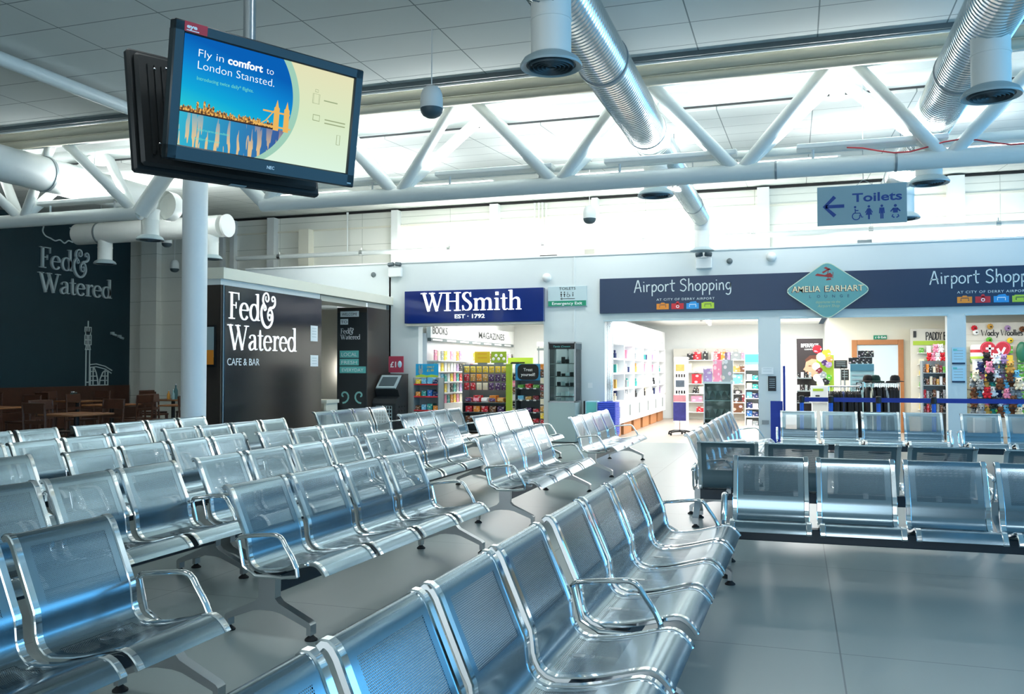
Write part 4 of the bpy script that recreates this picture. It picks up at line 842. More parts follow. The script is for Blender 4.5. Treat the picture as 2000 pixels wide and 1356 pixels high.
o = ct.build('wall_drawing', M_['letterg'], smooth=False); o.location = (XL, 17.33, .93); tag(o, 'white line drawing of a control tower and terminal on the teal cafe wall', 'drawing')
cl = MB(); strokes(cl, [cr([(0, .30, 0), (-.03, .18, 0), (.05, .08, 0), (.2, .04, 0), (.34, .0, 0), (.48, .04, 0), (.62, -.02, 0), (.74, .06, 0), (.88, .04, 0), (.98, .12, 0), (.95, .24, 0), (.9, .36, 0), (.78, .38, 0)], 4)], F0, 1, 1, .03, .02); o = cl.build('wall_cloud', M_['letterg'], smooth=False); o.location = (XL, 16.15, 4.5); tag(o, 'white cloud outline high on the teal cafe wall', 'drawing')
for y, z in ((18.35, 2.35), (18.6, 2.28)):
    o = MB().box((.03, 0, 0), (.06, .09, .07)).tube([(.05, 0, -.03), (.14, .03, -.06)], .03, 8).build('wall_spotlight', M_['grille2']); o.location = (XL, y, z); tag(o, 'small grey wall spotlight near the end of the teal cafe wall', 'spotlight', 'wall spotlights')
# ---- partition with the cafe board
KX = -8.26; pt = thing('cafe_partition', 'dark brown cafe partition with cream cornice', 'partition', (KX, 11.18, 0)); pd = .5
MB().box((-pd/2, 1.465, 1.35), (pd, 2.93, 2.70)).build('body', M_['brown'], pt, smooth=False)
MB().box((-pd/2, 1.45, 2.745), (pd-.01, 2.9, .09)).build('frieze', M_['white'], pt, smooth=False)
MB().box((-pd/2+.03, 2.9, 2.875), (pd+.06, 5.84, .17)).build('cornice', M_['cream'], pt, smooth=False)
MB().box((-pd/2, 4.3, 2.73), (pd-.04, 2.7, .10)).build('soffit', M_['beige'], pt, smooth=False)
MB().tube([(0.012, .05, 0), (.012, .05, 2.70)], .012, 6).build('edge_trim', M_['grey'], pt)
bd = thing('cafe_board', 'glossy dark board with white Fed and Watered cafe and bar lettering', 'sign', (KX, 11.25, .12)); MB().box((.012, 1.42, 1.29), (.024, 2.84, 2.56), ch=.003).build('panel', M_['darkglass'], bd, smooth=False)
l = MB(); fed(l, (V((.024, .06, 1.60)), LY, UZ, LX), .415, 1.13, .012); l.build('lettering', mat('board_white', '#ffffff', .4, emit=.5), bd, smooth=False)
l = MB(); sans('CAFE & BAR', (V((.024, .06, 1.36)), LY, UZ, LX), .115, .004, width=.84, mb=l); l.build('subtitle', M_['letterw'], bd, smooth=False)
for z0, z1, y0, y1 in ((1.80, 2.08, 2.46, 2.70), (1.28+.07, 1.65-.1, 2.46, 2.72)):
    o = MB().box((.026, (y0+y1)/2, (z0+z1)/2), (.004, y1-y0, z1-z0)).build('notice', M_['paper'], bd, smooth=False); n = MB()
    for i in range(4): n.box((.0285, (y0+y1)/2, z1-.05-i*.05), (.001, (y1-y0)*.6, .008))
    n.build('notice_lines', M_['grille2'], o, smooth=False)
wp = thing('welcome_panel', 'narrow dark welcome panel with white and teal word labels', 'sign', (-8.605, 15.93, 0)); MB().box((0, .5, 1.34), (.69, 1.0, 2.68), ch=.004).build('body', M_['brown'], wp, smooth=False)
MB().box((0, -.006, 1.30), (.66, .014, 2.54)).build('panel', M_['dark'], wp, smooth=False); MB().box((0, -.002, 2.72), (.68, .02, .08)).build('head_light', M_['letter'], wp, smooth=False)
def wz(py): return atY(690, py, 15.92).z
def wx(px): return atY(px, 650, 15.92).x + 8.605
for txt, a, b, c, d, m, tm in (('WELCOME', 665, 701, 608, 619, 'letterw', 'dark'), ('TO', 665, 680, 623, 634, 'letterw', 'dark'), ('LOCAL', 664, 701, 685, 699, 'tealc', 'letterw'), ('FRESH', 664, 701, 701, 714, 'tealc', 'letterw'), ('EVERYDAY', 664, 715, 716, 729, 'tealc', 'letterw')):
    x0, x1, z1, z0 = wx(a), wx(b), wz(c), wz(d); o = MB().box(((x0+x1)/2, -.015, (z0+z1)/2), (x1-x0, .006, z1-z0)).build('label', M_[m], wp, smooth=False)
    l = MB(); sans(txt, ff((x0+x1)/2, z0+(z1-z0)*.22, -.018), (z1-z0)*.52, .001, width=(x1-x0)*.82, align='CENTER', mb=l); l.build('label_text', M_[tm], o, smooth=False)
l = MB(); fed(l, ff(wx(665), wz(663), -.014), .105, 1.05, .003, 1.1); l.build('lettering', M_['letterw'], wp, smooth=False)
l = MB(); zc = wz(783)
for cxp, fl in ((672, 1), (704, -1)):
    xc = wx(cxp); strokes(l, [[(xc+fl*(.15-.011*i)*math.cos(R(-100+i*26)), zc+.1+(.15-.011*i)*math.sin(R(-100+i*26))) for i in range(14)]], ff(0, 0, -.014), 1, 1, .035, .002)
l.build('scroll_ornament', M_['tealp'], wp, smooth=False)
# doorway behind, exit sign, lamp and ledge
slab('wall_cafe_inner', -10.4, -9.0, 16.9, 17.0, 0, 2.72, M_['beige']); slab('ceiling_cafe_inner', -10.4, -8.3, 14.2, 16.95, 2.82, 2.86, M_['white'])
ex = thing('exit_sign', 'small green exit sign hanging in the gap beside the cafe board', 'exit sign', (-9.1, 15.1, 2.10)); MB().box((0, 0, .09), (.22, .03, .18)).build('panel', M_['exitg'], ex, smooth=False)
MB().box((0, 0, .21), (.24, .05, .06)).build('light_bar', M_['white'], ex, smooth=False); l = MB(); strokes(l, [[(-.07, .04), (-.07, .14)], [(0, .05), (0, .13)], [(.04, .1), (.07, .13)], [(.05, .04), (.07, .08)]], ff(0, 0, -.016), 1, 1, .022, .001); l.build('pictogram', M_['letterw'], ex, smooth=False)
w = MB(); w.tube([(-.08, 0, .24), (-.08, 0, .72)], .003, 5); w.tube([(.08, 0, .24), (.08, 0, .72)], .003, 5); w.build('wire', M_['grey'], ex)
o = MB().tube([(0, 0, 0), (0, 0, .42)], .055, 12).build('wall_lamp', M_['tube']); o.location = (-9.35, 16.78, 1.2); tag(o, 'glowing upright wall lamp just behind the cafe board edge', 'lamp')
o = MB().box((0, 0, .44), (.7, .5, .04)).box((-.3, 0, .21), (.05, .45, .42)).box((.3, 0, .21), (.05, .45, .42)).build('side_ledge', M_['cream']); o.location = (-9.2, 15.6, .38-.38); o.scale = (1, 1, 1.75); tag(o, 'cream ledge in the gap between cafe board and welcome panel', 'ledge')
po = thing('wall_poster', 'framed poster on the end of the cafe partition beside the pillar', 'poster', (-8.5, 11.17, 1.45)); MB().box((0, -.012, .32), (.34, .02, .64)).build('frame', M_['black'], po, smooth=False); q = MB().box((0, -.024, .38), (.29, .006, .46)).build('print', M_['grille2'], po, smooth=False); MB().box((0, -.028, .15), (.29, .006, .22)).build('orange_print', M_['orange'], po, smooth=False)
o = MB().box((0, -.01, .05), (.12, .02, .10)).build('wall_sign', M_['tealc']); o.location = (-8.56, 11.17, 2.13); tag(o, 'tiny teal sign above the framed poster beside the pillar', 'sign')
# floor-standing machine by the welcome panel
vent_mat = grid_mat('vent_grid', '#1b2023', '#9fb2b6', .06, .075, .022, 0, 0, 'XZ', .5, 0)
mc = thing('photo_machine', 'dark grey floor machine with sloped screen beside the welcome panel', 'machine', (-7.98, 16.45, 0)); sd = (V((-.26, 0, 0)), V((0, -1, 0)), UZ, RX)
MB().prism([(-.28, 0), (.30, 0), (.33, .72), (.30, .80), (.14, .86), (.22, 1.0), (-.05, 1.30), (-.28, 1.32)], sd, .52).build('body', M_['dark'], mc, smooth=False)
s_ = MB().box((0, -.105, 1.155), (.44, .03, .38), rx=R(-48)).build('screen_bezel', M_['grille2'], mc, smooth=False); MB().box((0, -.12, 1.165), (.34, .02, .26), rx=R(-48)).build('display', M_['grille'], s_, smooth=False)
vn = MB()
for i in range(6):
    for j in range(7): vn.box((-.12+i*.06, -.325-.001*j, .18+j*.075), (.035, .01, .045))
tag(vn.build('vent_grille', M_['grille2'], mc, smooth=False), kind='stuff') if False else None; MB().box((0, -.322, .40), (.36, .012, .56)).build('vent_grille', vent_mat, mc, smooth=False); vs = MB()
for i in range(3):
    for j in range(6): vs.lathe([(.02, 0), (.02, .006)], (.262, -.16+i*.13, .2+j*.09), 8, 'X')
vs.build('side_holes', M_['black'], mc)
h = MB().box((0, .24, 1.52), (.34, .02, .34)).build('header_card', mat('card_red', '#a83a50', .5), mc, smooth=False); l = MB(); sans('£1', ff(-.13, 1.46, .229), .12, .002, bold=.02, mb=l); l.build('price', M_['letterw'], h, smooth=False); MB().ball((.09, .225, 1.52), .06, sc=(.8, .15, 1.2)).build('card_picture', M_['paperb'], h)
# ================================================================ cafe furniture
def chair_proto():
    t = thing('cafe_chair', 'x', 'chair')
    MB().box((0, 0, .445), (.42, .42, .035), ch=.008).build('seat', M_['wood'], t)
    bk = MB(); bk.box((0, -.205, .86), (.42, .025, .16), rx=R(8), ch=.006); bk.build('backrest', M_['wood'], t)
    MB().box((0, -.19, .66), (.36, .02, .05), rx=R(8)).build('back_rail', M_['wood'], t)
    for x in (-.19, .19):
        MB().tube([(x, .18, .43), (x, .19, 0)], .018, 8).build('leg', M_['wood'], t); MB().tube([(x, -.21, .92), (x, -.18, .43), (x, -.22, 0)], .018, 8).build('leg', M_['wood'], t)
    return t
def table_proto():
    t = thing('cafe_table', 'x', 'table')
    MB().box((0, 0, .735), (.75, .75, .03), ch=.008).build('tabletop', M_['wood2'], t); MB().tube([(0, 0, .03), (0, 0, .72)], .04, 12).build('column', M_['black'], t); MB().lathe([(.24, 0), (.24, .012), (.06, .035), (.04, .05)], (0, 0, 0), 20).build('base', M_['black'], t)
    return t
CH = None; TB = None
TABS = [(-15.6, 13.0, 'cafe table at the left picture edge, nearest the teal wall'), (-13.5, 11.9, 'cafe table in front of the two chrome napkin holders at the left edge'), (-14.6, 14.9, 'cafe table with a chrome napkin holder, below the cloud drawing'), (-12.5, 13.6, 'bare cafe table in the middle of the brown cafe furniture'), (-13.2, 16.2, 'cafe table carrying bottles and sauces under the control tower drawing'), (-11.0, 13.9, 'cafe table with a teal napkin holder, left of the striped-cushion chair'), (-11.6, 17.2, 'cafe table against the pale back wall beside the striped-cushion chair'), (-9.6, 13.2, 'cafe table half hidden by the white pillar'), (-10.4, 10.6, 'cafe table just behind the last steel bench line')]
for i, (x, y, lab) in enumerate(TABS):
    if TB is None: TB = table_proto(); TB.location = (x, y, 0); TB['label'] = lab; TB['group'] = 'cafe tables'; TB.rotation_euler = (0, 0, .05)
    else: dup(TB, (x, y, 0), .1*math.sin(i*3), lab, 'cafe tables')
WH = ['nearest the left edge', 'beside the chrome napkin holders', 'below the cloud drawing', 'beside the bottles', 'left of the pillar']
n = 0
for i, (x, y, _) in enumerate(TABS):
    for a in ((0, 180) if i in (1, 6) else (90, 270, 180) if i % 2 else (0, 180, 270)):
        r = R(a) + .15*math.sin(n*2.3); px, py = x + math.sin(r)*.62, y - math.cos(r)*.62
        lab = 'brown wooden cafe chair at the ' + ['far left table', 'front left table', 'table below the cloud drawing', 'bare middle table', 'table with the bottles', 'table left of the striped chair', 'table against the pale wall', 'table behind the pillar', 'table next to the last bench line'][i]
        if CH is None: CH = chair_proto(); CH.location = (px, py, 0); CH.rotation_euler = (0, 0, r); CH['label'] = lab; CH['group'] = 'brown cafe chairs'
        else: dup(CH, (px, py, 0), r, lab, 'brown cafe chairs')
        n += 1
ac = thing('lounge_chair', 'dark cafe armchair with striped beige cushions left of the pillar', 'chair', (-12.35, 17.6, 0), R(205))
MB().box((0, -.24, .72), (.62, .05, .62), rx=R(8), ch=.01).build('backrest', M_['black'], ac); MB().box((0, .02, .36), (.62, .56, .08), ch=.01).build('seat', M_['black'], ac)
for x in (-.16, .16):
    c = MB().box((x, -.19, .60), (.26, .09, .28), rx=R(12), ch=.03).build('cushion', M_['beige'], ac); s = MB(); s.box((x-.05, -.142, .60), (.045, .01, .24), rx=R(12)); s.box((x+.05, -.142, .60), (.045, .01, .24), rx=R(12)); s.build('cushion_stripe', M_['brown'], c)
MB().box((0, .04, .43), (.56, .5, .08), ch=.03).build('seat_pad', M_['cream'], ac)
for x in (-.33, .33): MB().tube([(x, -.24, .62), (x, .22, .62), (x, .26, .36), (x, .26, 0)], .02, 8).build('arm', M_['black'], ac); MB().tube([(x, -.24, .45), (x, -.27, 0)], .02, 8).build('leg', M_['black'], ac)
bq = thing('banquette', 'dark wooden banquette seat along the teal cafe wall', 'bench', (-16.55, 16.2, 0)); MB().box((-.28, 0, .5), (.06, 5.4, 1.0)).build('backrest', M_['wood'], bq, smooth=False); MB().box((0, 0, .24), (.5, 5.4, .44), ch=.02).build('seat', M_['wood'], bq)
def napkin(x, y, lab, col='tealc'):
    t = thing('napkin_holder', lab, 'napkin holder', (x, y, .751), group='napkin holders'); MB().box((0, 0, .09), (.10, .11, .18), ch=.012).build('case', M_['chrome'], t); MB().box((0, -.057, .085), (.075, .006, .13)).build('front', M_[col], t); MB().box((0, -.03, .183), (.06, .04, .02)).build('napkin', M_['paper'], t)
napkin(-13.4, 11.75, 'napkin holder on the front left cafe table'); napkin(-14.6, 14.8, 'napkin holder on the cafe table below the cloud drawing'); napkin(-15.5, 12.9, 'napkin holder on the far left cafe table'); napkin(-11.0, 13.75, 'teal napkin holder left of the striped-cushion chair')
def bottle(x, y, z, r, h, c, lab, cat='bottle', grp=None, m='plain'):
    t = MB().lathe([(r, 0), (r, h*.55), (r*.4, h*.75), (r*.4, h*.93)], (0, 0, 0), 10); o = t.build('sauce_bottle', M_[m]); MB().lathe([(r*.5, h*.92), (r*.5, h)], (0, 0, 0), 10).build('cap', M_['white'], o); o.location = (x, y, z); o.color = srgb(c); return tag(o, lab, cat, grp)
bottle(-13.2, 16.05, .751, .035, .2, '#e0a040', 'orange sauce bottle on the cafe table under the tower drawing'); bottle(-13.08, 16.05, .751, .032, .22, '#8fb4b8', 'pale glass bottle on the cafe table under the tower drawing'); bottle(-13.15, 16.22, .751, .045, .34, '#3c6a6e', 'tall dark teal bottle on the cafe table under the tower drawing')
# ================================================================ belt barrier and blue panels before the shops
posts = []
BY = 16.0
for i, px in enumerate((1566, 1623, 1716, 1824)):
    x = atY(px, 800, BY).x; t = thing('barrier_post', ['leftmost blue barrier post with the belt end', 'blue barrier post before the white box display', 'blue barrier post before the dark clothes', 'blue barrier post before the bookshelf'][i], 'barrier post', (x, BY, 0), group='belt barrier posts'); posts.append(x)
    MB().lathe([(.17, 0), (.17, .015), (.06, .035), (.03, .05)], (0, 0, 0), 20).build('base', M_['black'], t); MB().tube([(0, 0, .04), (0, 0, .86)], .034, 14).build('pole', M_['postblue'], t); MB().lathe([(.042, .84), (.042, .95), (.03, .96), (.001, .96)], (0, 0, 0), 14, close=False).build('head', M_['black'], t)
ends = posts + [6.2]
for i in range(4):
    o = MB().box(((ends[i+1]-ends[i])/2, 0, .895), (ends[i+1]-ends[i]-.09, .006, .075)).build('barrier_belt', M_['belt'], smooth=False); o.location = (ends[i], BY, 0)
    tag(o, ['first blue belt from the left, before the white box', 'blue belt before the dark hanging clothes', 'blue belt before the wooden door frame', 'blue belt running to the right edge before the plush toys'][i], 'belt', 'barrier belts')
t = thing('end_barrier_post', 'blue barrier post at the far right end out by the picture edge', 'barrier post', (6.2, BY, 0)); MB().tube([(0, 0, 0), (0, 0, .95)], .034, 14).build('pole', M_['postblue'], t); MB().lathe([(.17, 0), (.17, .015), (.03, .05)], (0, 0, 0), 16).build('base', M_['black'], t)
x0, x1 = atY(1505, 800, 16.6).x, atY(1529, 800, 16.6).x
o = MB().box(((x1-x0)/2, 0, .42), (x1-x0, .04, .84)).build('blue_partition', M_['belt'], smooth=False); o.location = (x0, 16.6, 0); tag(o, 'upright dark blue panel standing against the shop pier', 'panel')
o = MB().tube([(0, 0, 0), (0, 0, 1.48)], .022, 10).build('blue_pole', M_['belt']); o.location = (atY(1532, 800, 16.65).x, 16.65, 0); tag(o, 'thin dark blue pole beside the blue panel', 'pole')
def card(name, lab, cat, px0, py0, px1, py1, Y, m, d=.008, extra=None):
    a = atY(px0, py0, Y); b = atY(px1, py1, Y); w, h = b.x-a.x, a.z-b.z; o = MB().box((0, d/2, h/2), (w, d, h)).build(name, M_[m] if isinstance(m, str) else m, smooth=False); o.location = ((a.x+b.x)/2, Y, b.z); tag(o, lab, cat); o['_w'] = w; o['_h'] = h; return o, w, h
def lines(o, w, h, n, m, y=-.001, top=.8, frac=.7):
    k = MB()
    for i in range(n): k.box((0, y, h*(top - i*.7/n)), (w*frac, .002, h*.04))
    return k.build('print_lines', M_[m], o, smooth=False)
o, w, h = card('wall_notice', 'dark notice in a clear holder on the pier above the blue panel', 'notice', 1500, 735, 1516, 764, 16.985, 'dark'); lines(o, w, h, 5, 'grille2')
o, w, h = card('wall_notice', 'white framed notice higher on the same pier as the dark notice', 'notice', 1487, 718, 1511, 731, 16.985, 'paper'); lines(o, w, h, 2, 'grille2')
for z, k in ((688, 'upper'), (724, 'lower')):
    o, w, h = card('wall_notice', '%s pale blue notice with dark foot bar on the pier beside the plush toys' % k, 'notice', 1859, z-9, 1885, z+22, 16.985, 'paperb'); lines(o, w, h, 4, 'grille2'); MB().box((0, -.002, 0), (w, .006, .03)).build('foot_bar', M_['navy'], o, smooth=False); MB().box((-w*.25, -.002, h*.85), (w*.3, .004, h*.12)).build('logo', M_['tealc'], o, smooth=False)
# small fittings on the wide pier
card('wall_socket', 'small white switch plate on the pier right of the glass cabinet', 'switch', 1148, 748, 1157, 758, 16.99, 'white', .012)
card('wall_socket', 'grey double socket low on the pier left of the blue panel', 'socket', 1488, 821, 1502, 829, 16.985, 'grey', .012)
# tall glass display cabinet
gx0, gx1, gy = -4.56, -4.02, 16.3; gc = thing('display_cabinet', 'tall glass display cabinet with black header in front of the wide pier', 'cabinet', ((gx0+gx1)/2, gy, 0)); gw = gx1-gx0; gd = .52
MB().box((0, gd/2, .40), (gw, gd, .76), ch=.005).build('base', mat('cabinet_grey', '#9fb0ae', .4), gc, smooth=False); MB().box((0, gd/2, .03), (gw-.04, gd-.04, .06)).build('plinth', M_['dark'], gc, smooth=False)
f = MB()
for x in (-gw/2+.012, gw/2-.012):
    for y in (.012, gd-.012): f.box((x, y, 1.36), (.024, .024, 1.16))
for z in (.79, 1.93): f.box((0, gd/2, z), (gw, gd, .03))
f.build('frame', M_['alu'], gc, smooth=False)
hd = MB().box((0, .01, 1.86), (gw-.03, .02, .11)).build('header', M_['black'], gc, smooth=False); l = MB(); sans('Tania Crown', ff(0, 1.84, .0), .035, .001, shear=.3, width=.34, align='CENTER', mb=l); l.build('header_text', M_['tealc'], hd, smooth=False); MB().box((gw/2+.0, gd/2, 1.86), (.012, gd-.05, .11)).build('side_header', M_['grille'], gc, smooth=False)
for x, y, sx, sy in ((0, .004, gw-.05, .006), (-gw/2+.004, gd/2, .006, gd-.05), (gw/2-.004, gd/2, .006, gd-.05)): MB().box((x, y, 1.32), (sx, sy, 1.06)).build('glass_pane', M_['glass'], gc, smooth=False)
MB().box((0, gd-.02, 1.36), (.03, .03, 1.14)).build('back_rail', M_['alu'], gc, smooth=False)
GZ = [1.52, 1.27, 1.08, .88]
for z in GZ: MB().box((0, gd/2, z), (gw-.05, gd-.05, .008)).build('shelf', M_['glass'], gc, smooth=False)
for i, z in enumerate(GZ + [.806]):
    if i < 4:
        o = MB().box((0, 0, .006), (.34, .2, .012)).build('display_tray', M_['black'], smooth=False); o.location = ((gx0+gx1)/2+.02, gy+.2, z+.004); tag(o, 'black tray on the %s glass shelf of the display cabinet' % ['top', 'second', 'third', 'fourth'][i], 'tray', 'cabinet trays')
    for j in range(4 if i else 3):
        h = .05+.05*((i*7+j*5) % 4)/4 + (.06 if (i == 0 and j == 1) else 0); o = MB().box((0, 0, h/2), (.07, .05, h), ch=.006).build('jewellery_box', M_['plain']); o.color = srgb('#17191a' if i < 3 and (i+j) % 3 else '#cfe0de'); o.location = ((gx0+gx1)/2 - .11 + j*.085, gy+.2+.02*(j % 2), z+(.016 if i < 4 else .0)); tag(o, '%s jewellery box on the %s level of the glass display cabinet' % ('black' if i < 3 and (i+j) % 3 else 'pale', ['top', 'second', 'third', 'fourth', 'lowest'][i]), 'box', 'boxes in the glass cabinet')
# blue shopping baskets
bx = atY(1189, 800, 16.75).x; bm = MB()
def ring(w0, d0, w1, d1, h, th=.012):
    o = [(-w0/2, -d0/2, 0), (w0/2, -d0/2, 0), (w0/2, d0/2, 0), (-w0/2, d0/2, 0), (-w1/2, -d1/2, h), (w1/2, -d1/2, h), (w1/2, d1/2, h), (-w1/2, d1/2, h)]
    i = [(x*(1-th*5), y*(1-th*5), z+(th if z == 0 else 0)) for x, y, z in o]; bm.add(o+i, [(3, 2, 1, 0), (8, 9, 10, 11)] + [(k, (k+1) % 4, 4+(k+1) % 4, 4+k) for k in range(4)] + [(8+(k+1) % 4, 8+k, 12+k, 12+(k+1) % 4) for k in range(4)] + [(4+k, 4+(k+1) % 4, 12+(k+1) % 4, 12+k) for k in range(4)])
ring(.26, .34, .33, .43, .17); bm.box((0, 0, .168), (.36, .46, .012)) if False else None
BKM = bm.mesh('shopping_basket', M_['blue'], False); rim = MB()
for x, y, sx, sy in ((0, -.218, .35, .018), (0, .218, .35, .018), (-.168, 0, .018, .44), (.168, 0, .018, .44)): rim.box((x, y, .165), (sx, sy, .018))
RIM = rim.mesh('rim', mat('basket_rim', '#4a63d8', .35), False)
for k in range(19):
    o = obj('shopping_basket', BKM, None, (bx, 16.75, .002+k*.0335)); obj('rim', RIM, o); tag(o, 'blue shopping basket, topmost of the nested stack by the white shelves' if k == 18 else 'blue shopping basket inside the nested stack by the white shelves', 'basket', 'nested blue shopping baskets')
lb = thing('leaflet_bin', 'pale blue leaflet bin between glass cabinet and blue baskets', 'leaflet bin', (atY(1155, 800, 16.6).x, 16.6, 0)); MB().box((0, .1, .40), (.24, .2, .8)).build('body', M_['paperb'], lb, smooth=False); MB().box((0, -.004, .66), (.2, .008, .24)).build('poster', M_['tealc'], lb, smooth=False); MB().box((-.14, .1, .4), (.03, .22, .8)).build('side', M_['black'], lb, smooth=False)
sh = MB()
for i in range(6): sh.tube([(-3.56+i*.02, 17.05+.012*(i % 2), 0), (-3.56+i*.02, 17.05+.012*(i % 2), 2.36)], .012, 6)
tag(sh.build('folding_shutter', M_['chrome']), 'folded chrome shutter at the left edge of the perfume shop opening', 'shutter')
# ================================================================ the shops
PAL = {'red': '#c4202f', 'pink': '#e58aa5', 'white': '#eceff0', 'black': '#1c1d20', 'blue': '#2d6fb8', 'sky-blue': '#69b5d8', 'teal': '#2f9c94', 'green': '#5fae3a', 'yellow': '#f1cf3a', 'orange': '#e48b2c', 'purple': '#4a2a63', 'brown': '#6b4227', 'cream': '#e6dcc0', 'grey': '#8f979a', 'maroon': '#7a2230', 'lilac': '#a68bb8', 'gold': '#c79a4a', 'navy': '#20305f'}
BOXM = MB().box((0, 0, .5), (1, 1, 1), ch=.02).mesh('pack', M_['pack'], False)
BOXP = MB().box((0, 0, .5), (1, 1, 1), ch=.03).mesh('pack_plain', M_['plain'], False)
rng = random.Random(11)
def pack(name, col, loc, size, lab, cat, grp, me=None, rz=0, rx=0):
    o = bpy.data.objects.new(name, me or BOXM); COL.objects.link(o); o.location = loc; o.scale = size; o.rotation_euler = (rx, 0, rz); o.color = srgb(PAL[col]); return tag(o, lab, cat, grp)
# ---- newsagent: book and magazine wall on the left
WX = -7.58; wu = thing('bookshelf_wall', 'long white book and magazine wall unit inside the newsagent', 'shelf unit', (WX, 17.4, 0)); LN = 5.8
MB().box((-.07, LN/2, 1.1), (.12, LN, 2.2)).build('back_panel', M_['cab'], wu, smooth=False); hb = MB().box((.03, LN/2, 2.27), (.10, LN, .34)).build('header_board', M_['white'], wu, smooth=False)
l = MB(); sans('BOOKS', (V((.082, .10, 2.19)), LY, UZ, LX), .17, .004, bold=.015, width=.85, mb=l); sans('MAGAZINES', (V((.082, 3.0, 2.19)), LY, UZ, LX), .17, .004, bold=.015, width=2.0, mb=l); l.build('header_text', M_['dark'], hb, smooth=False)
MB().box((.05, LN/2, 2.06), (.08, LN, .07)).build('light_bar', M_['mid'], wu, smooth=False); q = MB()
for i in range(7): q.box((.092, .35+i*.82, 2.06), (.006, .55, .035))
q.build('ticket_strips', M_['white'], wu, smooth=False)
SHZ = [1.61, 1.37, 1.14, .90, .66, .42]
for z in SHZ: MB().box((.12, LN/2, z-.012), (.28, LN, .022)).build('shelf', M_['white'], wu, smooth=False); 
cols = ['white', 'pink', 'sky-blue', 'black', 'cream', 'teal', 'red', 'white', 'grey', 'orange', 'white', 'yellow', 'lilac', 'white']
NM = ['top', 'second', 'third', 'fourth', 'fifth', 'lowest']
for i, z in enumerate(SHZ[:5]):
    for j in range(30 if i == 0 else 13):
        c = cols[(i*5+j*3+rng.randrange(3)) % len(cols)]; h = (.20 if i == 0 else .17)+rng.random()*.03
        pack('magazine' if (i == 0 and j > 9) else 'paperback', c, (WX+.14, 17.52+j*.185, z+.002), (.03, .13, h), '%s %s facing out on the %s shelf of the book wall' % (c, 'magazine' if (i == 0 and j > 9) else 'paperback', NM[i]), 'magazine' if (i == 0 and j > 9) else 'book', 'books and magazines on the left wall', rx=0)
# ---- snack gondola
def unit(name, lab, px0, px1, pytop, Y, d, m, zs, hk=None):
    a = atY(px0, pytop, Y); b = atY(px1, pytop, Y); t = thing(name, lab, 'display stand', ((a.x+b.x)/2, Y, 0)); w = b.x-a.x
    MB().box((0, d-.01, a.z/2), (w, .02, a.z)).build('back_panel', M_[m], t, smooth=False)
    for s in (-1, 1): MB().box((s*(w/2-.01), d/2, a.z/2), (.02, d, a.z)).build('side_panel', M_[m], t, smooth=False)
    for z in zs: MB().box((0, d/2, z-.01), (w-.04, d, .02)).build('shelf', M_[m], t, smooth=False)
    return t, a.x, b.x, a.z
GY = 18.2; gz = lambda py: atY(945, py, GY).z
sg2, ax, bx_, tz = unit('snack_stand', 'wide snack stand with rows of hanging sweet bags in the newsagent', 903, 990, 712, GY, .4, 'mid', [gz(786), gz(805), .25, .05])
def bagmesh():
    b = MB(); n = 8; vs = []
    for i in range(n+1):
        f = i/n; t = .5*math.sin(math.pi*f)**.5*.32 if 0 < f < 1 else .01
        w = .5 - .04*math.sin(math.pi*f)
        vs += [(-w, -t, f), (0, -t*1.5, f), (w, -t, f), (w, t, f), (-w, t, f)]
    b.add(vs, [(i*5+k, i*5+(k+1) % 5, (i+1)*5+(k+1) % 5, (i+1)*5+k) for i in range(n) for k in range(5)] + [(4, 3, 2, 1, 0), tuple(range(n*5, n*5+5))]); return b.mesh('bag', M_['pack'], True, 60)
BAG = bagmesh(); rowc = [(['yellow']*7, 716, 728, 'top'), (['red', 'gold', 'orange', 'gold', 'purple', 'purple', 'purple'], 731, 745, 'second'), (['red', 'red', 'cream', 'cream', 'purple', 'purple', 'purple'], 748, 762, 'third')]
for cs_, y0, y1, nm in rowc:
    for j, c in enumerate(cs_):
        x = ax + (bx_-ax)*(.08+j*.14); z0, z1 = gz(y1), gz(y0); pack('sweet_bag', c, (x, GY+.06, z0), (.115, .11, z1-z0), '%s sweet bag hanging in the %s row of the snack stand' % (c, nm), 'sweet bag', 'sweet bags on the snack stand', BAG)
        k = MB()
MB().box((0, .03, gz(714)+.0), ((bx_-ax)-.05, .02, .02)).build('header_rail', M_['grey'], sg2, smooth=False)
for j, c in enumerate(['red', 'red', 'white', 'orange', 'orange']):
    x = ax + (bx_-ax)*(.14+j*.18); pack('snack_box', c, (x, GY+.12, gz(786)), (.15, .22, .10+.05*(j % 2)), '%s snack box on the middle shelf of the snack stand' % c, 'snack box', 'snack boxes on the snack stand')
    pack('chocolate_bar', ['purple', 'pink', 'white', 'purple', 'gold'][j], (x, GY-.02, gz(784)), (.13, .05, .07), '%s chocolate pack leaning at the front lip of the snack stand' % ['purple', 'pink', 'white', 'purple', 'gold'][j], 'chocolate pack', 'chocolate packs on the snack stand', rx=R(-25))
    pack('snack_box', ['red', 'orange', 'red', 'brown', 'purple'][j], (x, GY+.12, gz(805)), (.15, .22, .13), '%s box on the lower shelf of the snack stand' % ['red', 'orange', 'red', 'brown', 'purple'][j], 'snack box', 'lower snack boxes')
    pack('snack_box', ['brown', 'red', 'orange', 'purple', 'gold'][j], (x, GY+.12, .25), (.15, .22, .13), '%s box on the bottom shelf of the snack stand' % ['brown', 'red', 'orange', 'purple', 'gold'][j], 'snack box', 'bottom snack boxes')
o, w, h = card('price_card', 'plain yellow card standing on top of the snack stand', 'card', 927, 687, 957, 709, GY+.1, 'yellow'); lines(o, w, h, 2, 'orange', frac=.6); MB().box((0, .02, -.02), (w*.6, .04, .05)).build('clip', M_['grey'], o, smooth=False)
